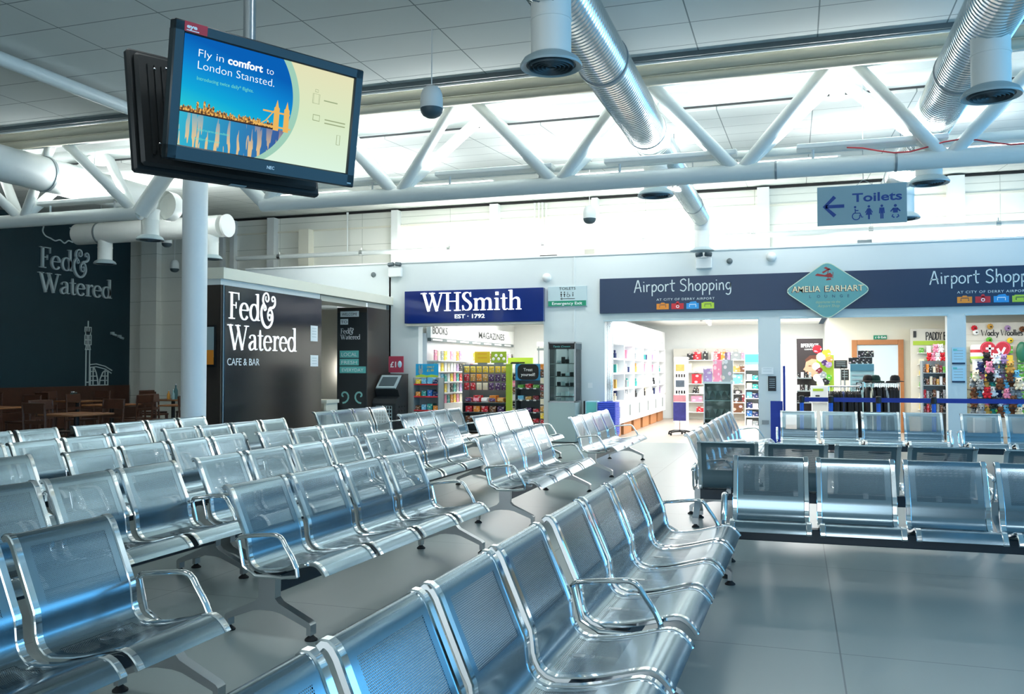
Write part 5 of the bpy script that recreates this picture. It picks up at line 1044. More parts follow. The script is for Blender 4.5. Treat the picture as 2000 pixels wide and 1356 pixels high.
o, w, h = card('promotion_card', 'green and blue patterned card standing beside the yellow card', 'card', 959, 687, 989, 709, GY+.1, 'lime'); MB().box((0, .02, -.02), (w*.6, .04, .05)).build('clip', M_['grey'], o, smooth=False)
k = MB(); 
for i in range(5): k.ball((-.12+i*.06, -.004, h*(.35+.3*(i % 2))), .035, sc=(1, .15, 1))
k.build('picture_spots', M_['plain'], o)
o, w, h = card('lime_board', 'lime green end panel on the right side of the snack stand', 'panel', 988, 716, 1000, 830, GY-.02, 'lime', .03)
o.location.z = 0; o.scale.z = 1.2
o, w, h = card('lime_rail', 'lime green top rail behind the round Treat yourself sign', 'rail', 992, 699, 1040, 711, 18.9, 'lime', .06); MB().box((0, .03, -atY(1016, 711, 18.9).z/2), (.05, .05, atY(1016, 711, 18.9).z)).build('stand', M_['grey'], o, smooth=False); MB().box((-.05, -.004, h*.2), (w*.55, .008, .03)).build('black_strip', M_['black'], o, smooth=False)
# ---- treat yourself stand
TYY = 17.5; ttz = lambda py: atY(1030, py, TYY).z
ts, ax, bx_, tz = unit('treat_stand', 'grey sweet stand under the round Treat yourself sign', 1006, 1056, 713, TYY, .34, 'mid', [ttz(758), ttz(781), ttz(805), .3, .08])
o, w, h = card('round_sign', 'blue card with a black round Treat yourself sign', 'sign', 1007, 711, 1056, 743, TYY-.01, mat('card_blue', '#2b8fc4', .5), .008)
c_ = MB().prism(rounded([(-w*.42, h*.02), (w*.42, h*.02), (w*.42, h*.98), (-w*.42, h*.98)], .12), ff(0, 0, -.001), .004).build('badge', M_['black'], o, smooth=False); l = MB(); sans('Treat', ff(0, h*.56, -.006), .065, .002, align='CENTER', bold=.015, mb=l); sans('yourself!', ff(0, h*.26, -.006), .065, .002, align='CENTER', bold=.015, mb=l); l.build('badge_text', M_['letterw'], c_, smooth=False)
for i, z in enumerate([ttz(758), ttz(781), ttz(805), .3]):
    for j in range(3):
        c = [['green', 'red', 'green'], ['sky-blue', 'gold', 'maroon'], ['navy', 'purple', 'red'], ['brown', 'gold', 'red']][i][j]; pack('sweet_box', c, (ax+(bx_-ax)*(.2+.3*j), TYY+.14, z), (.13, .22, .065+.02*((i+j) % 2)), '%s sweet box on the %s shelf of the Treat yourself stand' % (c, ['top', 'middle', 'third', 'bottom'][i]), 'sweet box', 'boxes on the treat stand')
        MB().box((-.15+j*.15, -.004, z-.012), (.06, .006, .025)).build('price_ticket', M_['white'], ts, smooth=False) if i < 3 else None
st_ = thing('pole_sign', 'grey double signboard on a pole behind the Treat yourself stand', 'sign', (atY(1052, 700, 19.6).x, 19.6, 0)); MB().tube([(0, 0, 0), (0, 0, 1.95)], .018, 8).build('pole', M_['grey'], st_); MB().box((.08, -.02, 2.0), (.22, .02, .10)).build('upper_board', M_['white'], st_, smooth=False); MB().box((.08, -.02, 1.88), (.22, .02, .05)).build('lower_board', M_['mid'], st_, smooth=False); MB().lathe([(.18, 0), (.18, .02), (.03, .04)], (0, 0, 0), 16).build('base', M_['grey'], st_)
sd_ = thing('goods_rack', 'narrow rack of bright goods between the newsagent pier and the Treat yourself stand', 'rack', (atY(1060, 740, 17.45).x+.02, 17.45, 0)); MB().box((0, .16, .75), (.06, .3, 1.5)).build('back_panel', M_['mid'], sd_, smooth=False)
for i in range(9): pack('goods_pack', ['red', 'yellow', 'gold', 'cream', 'brown', 'maroon', 'cream', 'brown', 'orange'][i], (sd_.location.x-.005, 17.42, .25+i*.145), (.10, .06, .12), '%s pack on the narrow rack by the newsagent pier' % ['red', 'yellow', 'gold', 'cream', 'brown', 'maroon', 'cream', 'brown', 'orange'][i], 'pack', 'packs on the narrow rack')
mr = thing('magazine_rack', 'narrow patterned rack between snack stand and lime panel', 'rack', (atY(1001, 760, 18.9).x+.05, 18.9, 0)); MB().box((0, .1, .78), (.2, .2, 1.56)).build('body', M_['white'], mr, smooth=False)
for i in range(7): pack('card_pack', ['cream', 'black', 'white', 'brown', 'pink', 'black', 'white'][i], (mr.location.x, 18.86, .4+i*.155), (.17, .05, .13), '%s card pack on the narrow patterned rack' % ['cream', 'black', 'white', 'brown', 'pink', 'black', 'white'][i], 'card pack', 'card packs on the narrow rack')
# ---- small stand in front of the left pier
NY = 16.62; nz_ = lambda py: atY(832, py, NY).z
ns, ax, bx_, tz = unit('toy_stand', 'small grey stand with blue bunny header beside the newsagent opening', 807, 857, 738, NY, .3, 'grey', [nz_(750), nz_(774), nz_(801), .25, .06])
o, w, h = card('bunny_header', 'blue header card with a rabbit drawing on the small stand', 'card', 812, 711, 856, 737, NY+.05, mat('header_blue', '#1f9fd0', .5), .01); MB().prism([(-w/2, 0), (w/2, 0), (w/2, h*.12), (w*.2, h*.2), (0, h*.12), (-w*.25, h*.22), (-w/2, h*.1)], ff(0, 0, -.001), .003).build('grass_strip', M_['lime'], o, smooth=False)
rb = MB(); rb.prism(circ(-w*.28, h*.42, .05, .06), ff(0, 0, -.001), .004); rb.prism(circ(-w*.34, h*.72, .014, .06), ff(0, 0, -.001), .004); rb.prism(circ(-w*.22, h*.72, .014, .06), ff(0, 0, -.001), .004); rb.build('rabbit', M_['grille2'], o, smooth=False)
l = MB(); sans('ONLY', ff(.0, h*.68, -.001), .045, .002, mb=l); sans('£1.99', ff(.0, h*.42, -.001), .05, .002, bold=.01, mb=l); l.build('header_text', M_['yellow'], o, smooth=False); MB().box((0, .02, -.02), (.04, .02, .06)).build('clip', M_['grey'], o, smooth=False)
for i, z in enumerate([nz_(750), nz_(774), nz_(801), .25]):
    for j in range(4):
        c = [['yellow', 'sky-blue', 'sky-blue', 'navy'], ['orange', 'teal', 'blue', 'navy'], ['brown', 'sky-blue', 'teal', 'orange'], ['red', 'navy', 'gold', 'teal']][i][j]; pack('toy_pack', c, (ax+(bx_-ax)*(.16+.23*j), NY+.13, z), (.105, .2, .09+.04*((i*3+j) % 3)/2), '%s pack on the %s shelf of the small bunny stand' % (c, ['top', 'middle', 'third', 'bottom'][i]), 'toy pack', 'packs on the bunny stand')
    MB().box((0, -.004, z-.012), (bx_-ax-.04, .006, .03)).build('shelf_edge', M_['red'], ns, smooth=False)
# ---- perfume shop: white cube wall
CX = -3.5; cw = thing('cube_shelving', 'white cube shelving along the left side of the perfume shop', 'shelf unit', (CX, 17.35, 0)); CL = 7.4; NC = 6; PC = CL/NC
MB().box((-.40, CL/2, 1.25), (.02, CL, 2.4)).build('back_panel', M_['cab'], cw, smooth=False); cz = [.74, 1.0, 1.33, 1.63, 1.95]
MB().box((-.2, CL/2, 2.2), (.38, CL, .5)).build('top_panel', M_['cab'], cw, smooth=False)
for z in cz: MB().box((-.2, CL/2, z), (.40, CL, .035)).build('shelf', M_['cab'], cw, smooth=False)
for k in range(NC+1): MB().box((-.2, k*PC, 1.35), (.40, .06, 1.25)).build('divider', M_['cab'], cw, smooth=False)
for k in range(NC):
    for e in (0, 1):
        d_ = MB().box((-.012, k*PC+.04+PC/2*(e+.5)-.02, .50), (.024, PC/2-.02, .46), ch=.004).build('door', M_['cab'], cw, smooth=False); MB().box((.012, k*PC+PC/2+(-.07 if e == 0 else .03), .52), (.014, .02, .24)).build('handle', M_['handle'], d_, smooth=False)
    MB().box((-.15, k*PC+PC/2, .14), (.2, PC*.75, .27)).build('plinth', M_['oak'], cw, smooth=False)
    l = MB(); sans(['Versace', 'Chanel', 'Boss', 'CK', 'Dior', 'Gucci'][k] if False else ['parfum', 'beaute', 'eau', 'luxe', 'rose', 'noir'][k], (V((.001, k*PC+.35, 2.12)), LY, UZ, LX), .05, .001, mb=l, width=.4); l.build('shelf_logo', M_['grille2'], cw, smooth=False)
PB = MB(); PB.lathe([(.5, 0), (.5, .6), (.22, .68), (.22, .78), (.3, .78), (.3, 1.0)], (0, 0, 0), 10); PBM = PB.mesh('perfume_bottle', M_['plain'], True, 40)
pcols = ['white', 'black', 'pink', 'grey', 'white', 'teal', 'cream', 'navy', 'white', 'gold', 'lilac', 'red']; cn = ['lowest', 'second', 'third', 'top']
for k in range(NC):
    for r_ in range(4):
        for j in range(4):
            if rng.random() < .12: continue
            c = pcols[(k*3+r_*5+j*2+rng.randrange(4)) % 12]; bt = rng.random() < .5; h = .11+.1*rng.random()
            pack('perfume_bottle' if bt else 'perfume_box', c, (CX-.12-.12*(j % 2)*rng.random(), 17.35+k*PC+.16+j*(PC-.3)/3, cz[r_]+.0175), (.075 if bt else .07, .10, h), '%s perfume %s in the %s cube row of the white shelving' % (c, 'bottle' if bt else 'box', cn[r_]), 'perfume', 'perfumes in the cube shelving', PBM if bt else BOXP)
o, w, h = card('framed_picture', 'black and white standing picture in the nearest shelving cube', 'picture', 1184, 735, 1196, 758, 17.42, 'dark')
MB().box((0, .06, 0), (w*.6, .1, .02)).build('foot', M_['dark'], o, smooth=False); o.location.x = CX-.14; o.location.z = 1.0+.03; o.location.y = 17.8; o.rotation_euler = (0, 0, R(90)); o.scale = (1.2, 1, .9)
# ceiling details of the shops
for x, y, w_ in ((-1.9, 18.2, 1.6), (-2.2, 19.4, 1.6), (-1.3, 20.6, 1.6), (-2.0, 21.8, 1.6), (-.9, 18.8, 1.4), (-.5, 22.6, 1.6), (.2, 19.6, 1.2), (-6.0, 19.0, 1.5), (-5.6, 20.6, 1.5), (-5.9, 22.3, 1.5)):
    t = thing('shop_ceiling_light', 'glowing strip light in the %s shop ceiling' % ('newsagent' if x < -4.3 else 'perfume'), 'ceiling light', (x, y, 2.655), group='strip lights in the %s ceiling' % ('newsagent' if x < -4.3 else 'perfume')); MB().box((0, 0, -.005), (w_, .22, .012)).build('frame', M_['white'], t, smooth=False); MB().box((0, 0, -.013), (w_-.06, .17, .006)).build('diffuser', M_['panel'], t, smooth=False)
tk = thing('spotlight_track', 'white ceiling track with small spotlights in the perfume shop', 'track light', (-2.0, 20.2, 2.62)); MB().box((0, 0, .02), (.05, 4.4, .04), rz=.12).build('rail', M_['grey'], tk, smooth=False)
for i in range(5): MB().tube([(-.02-.1*(i-2)*.5+.1, -1.9+i*.95, 0), (.08-.1*(i-2)*.5, -1.95+i*.95, -.12)], .04, 8).build('spot', M_['white'], tk)
# ---- rear wall of the perfume shop: slatwall with gift bags
BYY = 24.9; bz = lambda py: atY(1420, py, BYY).z
sw = thing('slat_display', 'slatted display wall at the back of the perfume shop', 'display wall', (atY(1415, 700, BYY).x, 25.2, 0)); MB().box((0, .05, 1.0), (2.9, .04, 2.0)).build('panel', M_['slat'], sw, smooth=False)
for py in (703, 727, 750, 769, 786, 806): MB().box((0, -.12, bz(py)-.01), (2.7, .28, .02)).build('shelf', M_['white'], sw, smooth=False)
def giftbag():
    b = MB(); b.box((0, 0, .4), (1, .4, .8)); b.tube([(-.2, -.2, .8), (-.15, -.2, 1.0), (.15, -.2, 1.0), (.2, -.2, .8)], .02, 5); return b.mesh('gift_bag', M_['pack'], False)
GB = giftbag()
for px, py, w_, h_, c in ((1361, 703, .22, .28, 'red'), (1377, 703, .14, .3, 'black'), (1395, 703, .16, .25, 'white'), (1400, 703, .2, .28, 'red'), (1414, 703, .18, .28, 'orange'), (1421, 703, .16, .26, 'lilac'), (1437, 703, .3, .28, 'grey'), (1450, 703, .15, .24, 'pink'),
                       (1360, 745, .26, .34, 'red'), (1437, 724, .22, .2, 'gold'), (1447, 724, .2, .2, 'brown'), (1356, 769, .1, .2, 'black'), (1362, 769, .1, .22, 'black'), (1370, 769, .16, .24, 'cream'), (1360, 786, .3, .2, 'pink'), (1367, 806, .2, .18, 'red'), (1440, 750, .26, .32, 'sky-blue'), (1438, 790, .3, .42, 'black'), (1441, 818, .28, .4, 'brown'), (1449, 790, .14, .3, 'maroon'), (1345, 727, .16, .3, 'cream'), (1349, 700, .22, .22, 'black')):
    p = atY(px, py, BYY); z = min([bz(q) for q in (703, 727, 750, 769, 786, 806)] + [.3], key=lambda v: abs(v-p.z)); pack('gift_bag', c, (p.x, BYY+.12, z), (w_, .3, h_), '%s gift bag on the back display wall, %s' % (c, 'upper shelf' if z > 1.5 else 'middle shelves' if z > .9 else 'lower shelves'), 'gift bag', 'gift bags on the back display', GB)
# blue display tower
BTY = 22.4; bt_, ax, bx_, tz = unit('beach_display', 'white display tower with bright blue beach poster beside the pier', 1454, 1483, 688, BTY, .4, 'white', [atY(1468, q, BTY).z for q in (722, 743, 760, 778, 798, 814, 832)])
o, w, h = card('beach_poster', 'turquoise sea poster at the head of the white display tower', 'poster', 1455, 692, 1482, 712, BTY-.01, mat('sea_blue', '#3fb4dc', .5), .006); MB().box((0, -.002, h*.12), (w, .004, h*.2)).build('sand_strip', M_['tealc'], o, smooth=False)
for i, q in enumerate((722, 743, 760, 778, 798, 814, 832)):
    for j in range(2): pack('gift_box', [['white', 'white'], ['white', 'teal'], ['cream', 'teal'], ['sky-blue', 'navy'], ['navy', 'white'], ['blue', 'navy'], ['white', 'grey']][i][j], (ax+(bx_-ax)*(.3+.4*j), BTY+.15, atY(1468, q, BTY).z), (.13, .15, .12 if j else .15), '%s box on level %d from the top of the white display tower' % ([['white', 'white'], ['white', 'teal'], ['cream', 'teal'], ['sky-blue', 'navy'], ['navy', 'white'], ['blue', 'navy'], ['white', 'grey']][i][j], i+1), 'box', 'boxes on the display tower')
# grey showcase
SY = 18.3; sa, sb_ = atY(1374, 800, SY).x, atY(1430, 800, SY).x; sc = thing('showcase', 'waist-high grey glass showcase standing in the perfume shop', 'showcase', ((sa+sb_)/2, SY, 0)); sw_ = sb_-sa; stz = atY(1402, 746, SY).z; sm = mat('showcase_grey', '#8f9b98', .4)
MB().box((0, .38, stz/2), (sw_, .02, stz)).build('back_panel', sm, sc, smooth=False); MB().box((0, .2, .16), (sw_, .4, .32)).build('base', sm, sc, smooth=False); MB().box((0, .2, stz-.02), (sw_+.04, .44, .04)).build('top', M_['signgrey'], sc, smooth=False)
for x in (-sw_/2+.012, sw_/2-.012): MB().box((x, .2, stz/2), (.025, .4, stz)).build('side_panel', M_['alu'], sc, smooth=False)
shz = [atY(1402, q, SY).z for q in (782, 818)]
for z in shz: MB().box((0, .2, z-.01), (sw_-.05, .38, .018)).build('shelf', M_['signgrey'], sc, smooth=False)
MB().box((0, .006, (stz+.32)/2), (sw_-.05, .006, stz-.36)).build('glass_front', M_['glass'], sc, smooth=False)
gob = MB(); gob.lathe([(.035, 0), (.03, .008), (.006, .02), (.006, .09), (.012, .10), (.055, .19), (.052, .19), (.01, .105)], (0, 0, 0), 14, close=False); GOB = gob.mesh('cocktail_glass', M_['grille2'])
for i, z in enumerate(shz):
    for j in range(4):
        o = obj('cocktail_glass', GOB, None, ((sa+sb_)/2-.18+j*.12, SY+.16+.06*(j % 2), z)); tag(o, 'cocktail glass on the %s shelf of the grey showcase' % ['upper', 'lower'][i], 'glass', 'glasses in the showcase')
for px0, px1, py0, c, lab in ((1373, 1390, 720, 'lilac', 'lilac patterned bag on top of the grey showcase'), (1392, 1409, 703, 'pink', 'pink and white bag in the middle on the grey showcase'), (1410, 1431, 703, 'grey', 'tall grey bag with dark motifs on the grey showcase')):
    a, b = atY(px0, py0, SY+.1), atY(px1, py0, SY+.1); pack('gift_bag', c, ((a.x+b.x)/2, SY+.2, stz), (b.x-a.x, .12, (a.z-stz)), lab, 'gift bag', 'bags on the showcase')
# poster stand on castors
psx, psy = atZ(1328, 850, 0).x, atZ(1328, 850, 0).y; ps = thing('poster_stand', 'wheeled poster stand with purple picture on a five-star black base', 'poster stand', (psx, psy, 0)); MB().tube([(0, 0, .06), (0, 0, .92)], .012, 8).build('pole', M_['chrome'], ps)
for i in range(5):
    a = R(72*i+15); l_ = MB().tube([(0, 0, .09), (math.cos(a)*.14, math.sin(a)*.14, .085), (math.cos(a)*.26, math.sin(a)*.26, .065)], [.028, .022, .016], 8).build('leg', M_['black'], ps); MB().lathe([(.028, -.018), (.028, .018)], (math.cos(a)*.26, math.sin(a)*.26, .03), 12, 'X').build('castor', M_['black'], l_)
pz = lambda py: atY(1328, py, psy).z
f_ = MB().box((0, -.02, (pz(822)+pz(786))/2), (.27, .02, pz(786)-pz(822))).build('picture', mat('poster_purple', '#43418f', .5, noise=.5, scale=14), ps, smooth=False); MB().box((0, -.02, pz(824)), (.29, .03, .02)).build('frame_foot', M_['white'], ps, smooth=False); MB().box((0, -.02, (pz(785)+pz(772))/2), (.27, .02, pz(772)-pz(785))).build('upper_card', mat('poster_sunset', '#e79aa0', .5, noise=.3, scale=6), ps, smooth=False)
pc = thing('postcard_stand', 'white postcard tower with landscape pictures behind the poster stand', 'postcard stand', (atY(1330, 740, 20.5).x, 20.5, 0)); MB().box((0, .1, .85), (.30, .2, 1.7)).build('body', M_['white'], pc, smooth=False)
for py0, py1, m in ((712, 725, mat('card_landscape', '#c79a52', .5, noise=.3, scale=9)), (743, 756, mat('card_dark', '#4a5560', .5, noise=.5, scale=12))): MB().box((-.02, -.004, (atY(1330, py0, 20.5).z+atY(1330, py1, 20.5).z)/2), (.2, .008, atY(1330, py0, 20.5).z-atY(1330, py1, 20.5).z)).build('postcard', m, pc, smooth=False)
for py in (734, 766):
    for j in range(4): MB().box((-.1+j*.06, -.005, atY(1330, py, 20.5).z), (.035, .01, .07)).build('small_card', M_['brown'] if py == 734 else M_['black'], pc, smooth=False)
# ---- gift shop on the right
GYY = 21.3
slab('wall_shop_3', .72, XR, GYY, GYY+.1, 0, 2.66, M_['cream']); slab('wall_shop_3_return', .73, .80, GYY+.1, 25.4, 0, 2.66, M_['white'])
dx0, dx1 = atY(1664, 700, GYY).x, atY(1764, 700, GYY).x; dt = atY(1714, 664, GYY).z
dr = struct(MB().box(((dx0+dx1)/2, GYY-.012, (dt-.12)/2), (dx1-dx0-.2, .02, dt-.12)).build('door_1', mat('door_pale_blue', '#d5e9f4', .4), smooth=False)); fm = MB(); fm.box((dx0+.05, GYY-.03, dt/2), (.11, .06, dt)); fm.box((dx1-.05, GYY-.03, dt/2), (.11, .06, dt)); fm.box(((dx0+dx1)/2, GYY-.03, dt-.055), (dx1-dx0-.22, .06, .11)); fm.build('door_frame', M_['oak'], dr, smooth=False); MB().tube([(dx1-.2, GYY-.06, 1.0), (dx1-.32, GYY-.06, 1.0)], .012, 8).build('door_handle', M_['chrome'], dr)
ex = thing('exit_sign', 'green running-man Exit sign above the oak door frame', 'exit sign', (atY(1719, 660, GYY).x, GYY, atY(1719, 663, GYY).z)); w = atY(1732, 660, GYY).x-atY(1706, 660, GYY).x; MB().box((0, -.015, .045), (w, .03, .09)).build('panel', M_['exitg'], ex, smooth=False); l = MB(); sans('Exit', ff(.02, .022, -.031), .05, .001, bold=.02, mb=l); strokes(l, [[(-.1, .02), (-.09, .06)], [(-.03, .015), (-.03, .075)], [(-.06, .045), (0, .045)]], ff(0, 0, -.031), 1, 1, .014, .001); l.build('lettering', M_['letterw'], ex, smooth=False)
d2 = struct(MB().box((atY(1541, 760, 23.5).x, 23.5, 1.0), (.42, .05, 2.0)).build('door_2', M_['cab'], smooth=False)); MB().box((atY(1541, 760, 23.5).x, 23.47, 2.03), (.56, .06, .06)).build('door_frame', M_['cream'], d2, smooth=False)
# make-up stand with portrait poster
MY = 20.0; ma, mb_ = atY(1556, 700, MY), atY(1608, 700, MY); mw = mb_.x-ma.x; ms_ = thing('makeup_stand', 'tall black make-up stand with a portrait poster', 'display stand', ((ma.x+mb_.x)/2, MY, 0)); mtz = atY(1580, 661, MY).z
MB().box((0, .24, mtz/2), (mw, .03, mtz)).build('poster_panel', mat('poster_black', '#2b2426', .5), ms_, smooth=False)
l = MB(); sans('BPERFECT', ff(0, mtz-.19, .222), .085, .002, align='CENTER', bold=.02, width=mw*.66, mb=l); sans('COSMETICS', ff(0, mtz-.25, .222), .03, .002, align='CENTER', width=mw*.4, mb=l); l.build('poster_title', M_['letterw'], ms_, smooth=False)
fc = MB(); fc.prism([(-.02, -.16), (.10, -.20), (.2, -.12), (.22, .06), (.17, .2), (.02, .22), (-.1, .15), (-.12, .04), (-.16, -.02), (-.11, -.05), (-.12, -.1), (-.06, -.12)], ff(.02, mtz-.66, .224), .003); fp = fc.build('portrait', mat('portrait_skin', '#c99a7c', .6, noise=.15, scale=6), ms_, smooth=False)
hr = MB(); hr.prism([(.02, .22), (.17, .2), (.22, .06), (.2, -.12), (.27, -.05), (.27, .2), (.15, .3), (-.02, .29), (-.12, .2), (-.1, .15)], ff(.02, mtz-.66, .22), .003); hr.prism([(-.06, .06), (-.02, .075), (.02, .06), (-.02, .05)], ff(.02, mtz-.66, .22), .004); hr.prism([(-.11, -.07), (-.06, -.06), (-.06, -.085), (-.1, -.09)], ff(.02, mtz-.66, .22), .004); hr.build('portrait_hair', mat('portrait_hair', '#5a2f20', .6), ms_, smooth=False)
mz = [atY(1575, q, MY).z for q in (738, 763, 786)]
for z in mz: MB().box((-.12, .1, z-.012), (mw*.55, .24, .024)).build('shelf', M_['grey'], ms_, smooth=False)
for i, z in enumerate(mz):
    for j in range(4): pack('makeup_box', ['black', 'white', 'black', 'grey'][(i+j) % 4], ((ma.x+mb_.x)/2-.24+j*.08, MY+.1, z), (.055, .08, .12), '%s make-up box on the %s shelf of the black poster stand' % (['black', 'white', 'black', 'grey'][(i+j) % 4], ['upper', 'middle', 'lower'][i]), 'make-up box', 'make-up boxes')
for s in (-1, 1): MB().box((s*mw*.28-.12, .1, .45), (.02, .22, .9)).build('leg', M_['dark'], ms_, smooth=False)
# souvenir cut-out stand
VY = 19.0; va, vb = atY(1588, 700, VY).x, atY(1624, 700, VY).x; vs_ = thing('souvenir_stand', 'souvenir stand with bright cut-out cards and lime panel', 'display stand', ((va+vb)/2, VY, 0)); MB().box((.06, .22, .9), (.34, .02, 1.62)).build('lime_panel', M_['lime'], vs_, smooth=False); MB().box((0, .12, .42), (.42, .3, .84)).build('base', M_['white'], vs_, smooth=False)
for px, py, r_, c in ((1596, 682, .09, 'red'), (1604, 698, .10, 'cream'), (1614, 690, .09, 'yellow'), (1619, 702, .08, 'gold'), (1594, 716, .08, 'white'), (1611, 708, .07, 'purple'), (1618, 712, .07, 'lilac'), (1600, 724, .07, 'maroon'), (1607, 733, .08, 'grey'), (1596, 738, .08, 'white'), (1613, 745, .08, 'black'), (1603, 748, .08, 'white'), (1618, 738, .07, 'green')):
    p = atY(px, py, VY+.12); o = MB().lathe([(r_*.6, -.01), (r_, -.006), (r_, .006), (r_*.6, .01)], (0, 0, 0), 14, 'Y').build('souvenir_card', M_['pack']); o.location = p; o.color = srgb(PAL[c]); tag(o, '%s cut-out souvenir card on the lime souvenir stand' % c, 'souvenir card', 'souvenir cut-outs')
wb_ = thing('white_box', 'white cardboard box with green print before the souvenir stand', 'box', (atY(1602, 780, 18.6).x, 18.6, 0)); bz_ = atY(1602, 754, 18.6).z; MB().box((0, .12, bz_-.17), (.36, .26, .34)).build('carton', M_['white'], wb_, smooth=False); MB().box((0, .12, (bz_-.34)/2), (.3, .22, bz_-.34)).build('plinth', M_['white'], wb_, smooth=False); MB().box((-.04, -.012, bz_-.08), (.2, .004, .05)).build('green_print', M_['lime'], wb_, smooth=False); MB().box((-.05, -.012, bz_-.2), (.08, .004, .03)).build('dark_print', M_['dark'], wb_, smooth=False)
for px0, py0, px1, py1, k, lab in ((1629, 704, 1655, 720, 'dark', 'dark framed text board on the wall left of the teal tower'), (1642, 713, 1656, 719, 'paper', 'small white label on the wall left of the teal tower'), (1643, 722, 1658, 743, 'dark', 'dark plaque just left of the teal tower')):
    o, w, h = card('wall_board', lab, 'board', px0, py0, px1, py1, 20.6 if k != 'x' else 0, k, .02); lines(o, w, h, 3, 'grille2'); MB().tube([(0, .01, 0), (0, .01, -o.location.z)], .012, 6).build('stand', M_['grey'], o)
tt = thing('teal_tower', 'pale teal display tower topped with black boxes in front of the door', 'display stand', (atY(1684, 740, 18.7).x, 18.7, 0)); tz_ = atY(1684, 711, 18.7).z; tw_ = .44
MB().box((0, .16, tz_/2), (tw_, .3, tz_)).build('body', mat('tower_teal', '#9fc4c6', .45), tt, smooth=False); MB().box((0, .0, tz_-.07), (tw_, .02, .13)).build('header', mat('tower_header', '#4a7f92', .45), tt, smooth=False); q = MB()
for i in range(6): q.box((0, .004, tz_-.22-i*.09), (tw_-.06, .01, .03))
q.build('slats', M_['grille2'], tt, smooth=False)
for i, (px, py, w_) in enumerate(((1664, 710, .12), (1675, 710, .12), (1687, 710, .12), (1698, 710, .12), (1681, 696, .1), (1691, 696, .1), (1702, 696, .1))):
    p = atY(px, py, 18.75); pack('gift_tin', 'black', (p.x, 18.86, tz_ if i < 4 else tz_+.135), (w_*.95, .16, .13), 'black gift box in the %s row on the pale teal tower' % ('lower' if i < 4 else 'upper'), 'gift box', 'black boxes on the teal tower')
o, w, h = card('badge_card', 'dark card with a white round badge in front of the teal tower', 'card', 1672, 747, 1684, 762, 18.0, 'black'); MB().lathe([(.05, -.002), (.05, -.004)], (0, 0, h*.6), 14, 'Y').build('badge', M_['letterw'], o); MB().tube([(0, .01, 0), (0, .01, -o.location.z)], .01, 6).build('stand', M_['grey'], o)
# clothes rails
def garment():
    b = MB(); n = 7; vs = []; prof = [(.06, .004, .0), (.17, .018, -.03), (.24, .024, -.10), (.25, .028, -.3), (.26, .03, -.55), (.29, .034, -.86)]
    for w_, d_, z in prof: vs += [(d_, w_*.9, z), (d_*1.1, 0, z), (d_, -w_*.9, z), (-d_, -w_*.9, z), (-d_*1.1, 0, z), (-d_, w_*.9, z)]
    m = len(prof); b.add(vs, [(i*6+k, i*6+(k+1) % 6, (i+1)*6+(k+1) % 6, (i+1)*6+k)[::-1] for i in range(m-1) for k in range(6)] + [(0, 1, 2, 3, 4, 5), tuple(range(m*6-1, m*6-7, -1))])
    for s in (-1, 1): b.tube([(0, s*.2, -.07), (0, s*.3, -.35), (0, s*.32, -.5)], [.034, .032, .03], 8)
    return b.mesh('jacket', M_['cloth'], True, 60)
GM = garment(); HK = MB().tube([(0, 0, 0), (0, 0, .05), (.02, 0, .08), (.03, 0, .06)], .004, 5).tube([(0, -.18, -.05), (0, 0, .01), (0, .18, -.05)], .006, 5).mesh('hanger', M_['chrome'])
CYY = 17.75
def rail(lab, px0, px1, py, cols, gl):
    a, b = atY(px0, py, CYY), atY(px1, py, CYY); z = a.z; t = thing('clothes_rail', lab, 'clothes rail', ((a.x+b.x)/2, CYY, 0)); w = b.x-a.x
    MB().tube([(-w/2, 0, z), (w/2, 0, z)], .014, 8).build('bar', M_['chrome'], t)
    for s in (-1, 1): MB().tube([(s*w/2, 0, z), (s*w/2, 0, .05)], .014, 8).build('upright', M_['chrome'], t); MB().box((s*w/2, 0, .03), (.04, .5, .04)).build('foot', M_['chrome'], t)
    n = len(cols)
    for i, c in enumerate(cols):
        o = obj('jacket', GM, None, (a.x + w*(.08+.84*i/(n-1)), CYY, z-.085), .12*math.sin(i*1.9)); o.color = srgb(PAL[c] if c != 'dark' else '#141618'); obj('hanger', HK, o); tag(o, '%s jacket hanging on the %s' % ({'dark': 'black', 'navy': 'navy'}.get(c, c), gl), 'jacket', 'jackets on the ' + gl)
rail('chrome clothes rail with black jackets left of the teal tower', 1618, 1680, 755, ['dark']*5 + ['navy'] + ['dark']*4 + ['black', 'dark'], 'left clothes rail')
rail('chrome clothes rail with black jackets in front of the oak door', 1688, 1757, 747, ['dark', 'black', 'cream', 'dark', 'dark', 'dark', 'black', 'dark', 'grey', 'dark', 'dark', 'dark', 'black', 'dark'], 'right clothes rail')
hat = MB(); hat.lathe([(.16, 0), (.155, .012), (.09, .02), (.085, .08), (.06, .12), (.001, .13)], (0, 0, 0), 16, close=False); HT = hat.mesh('hat', M_['cloth'])
for px, py, c, lab in ((1710, 744, 'teal', 'dark green cap lying on the right clothes rail'), (1748, 744, 'black', 'black cap at the right end of the right clothes rail'), (1695, 755, 'brown', 'dark brown hat over the jackets between the two rails')):
    p = atY(px, py, CYY); z = atY(1690, 747, CYY).z; o = obj('cap', HT, None, (p.x, CYY, z+.012)); o.color = srgb({'teal': '#12352c', 'black': '#101214', 'brown': '#231a16'}[c]); tag(o, lab, 'cap')
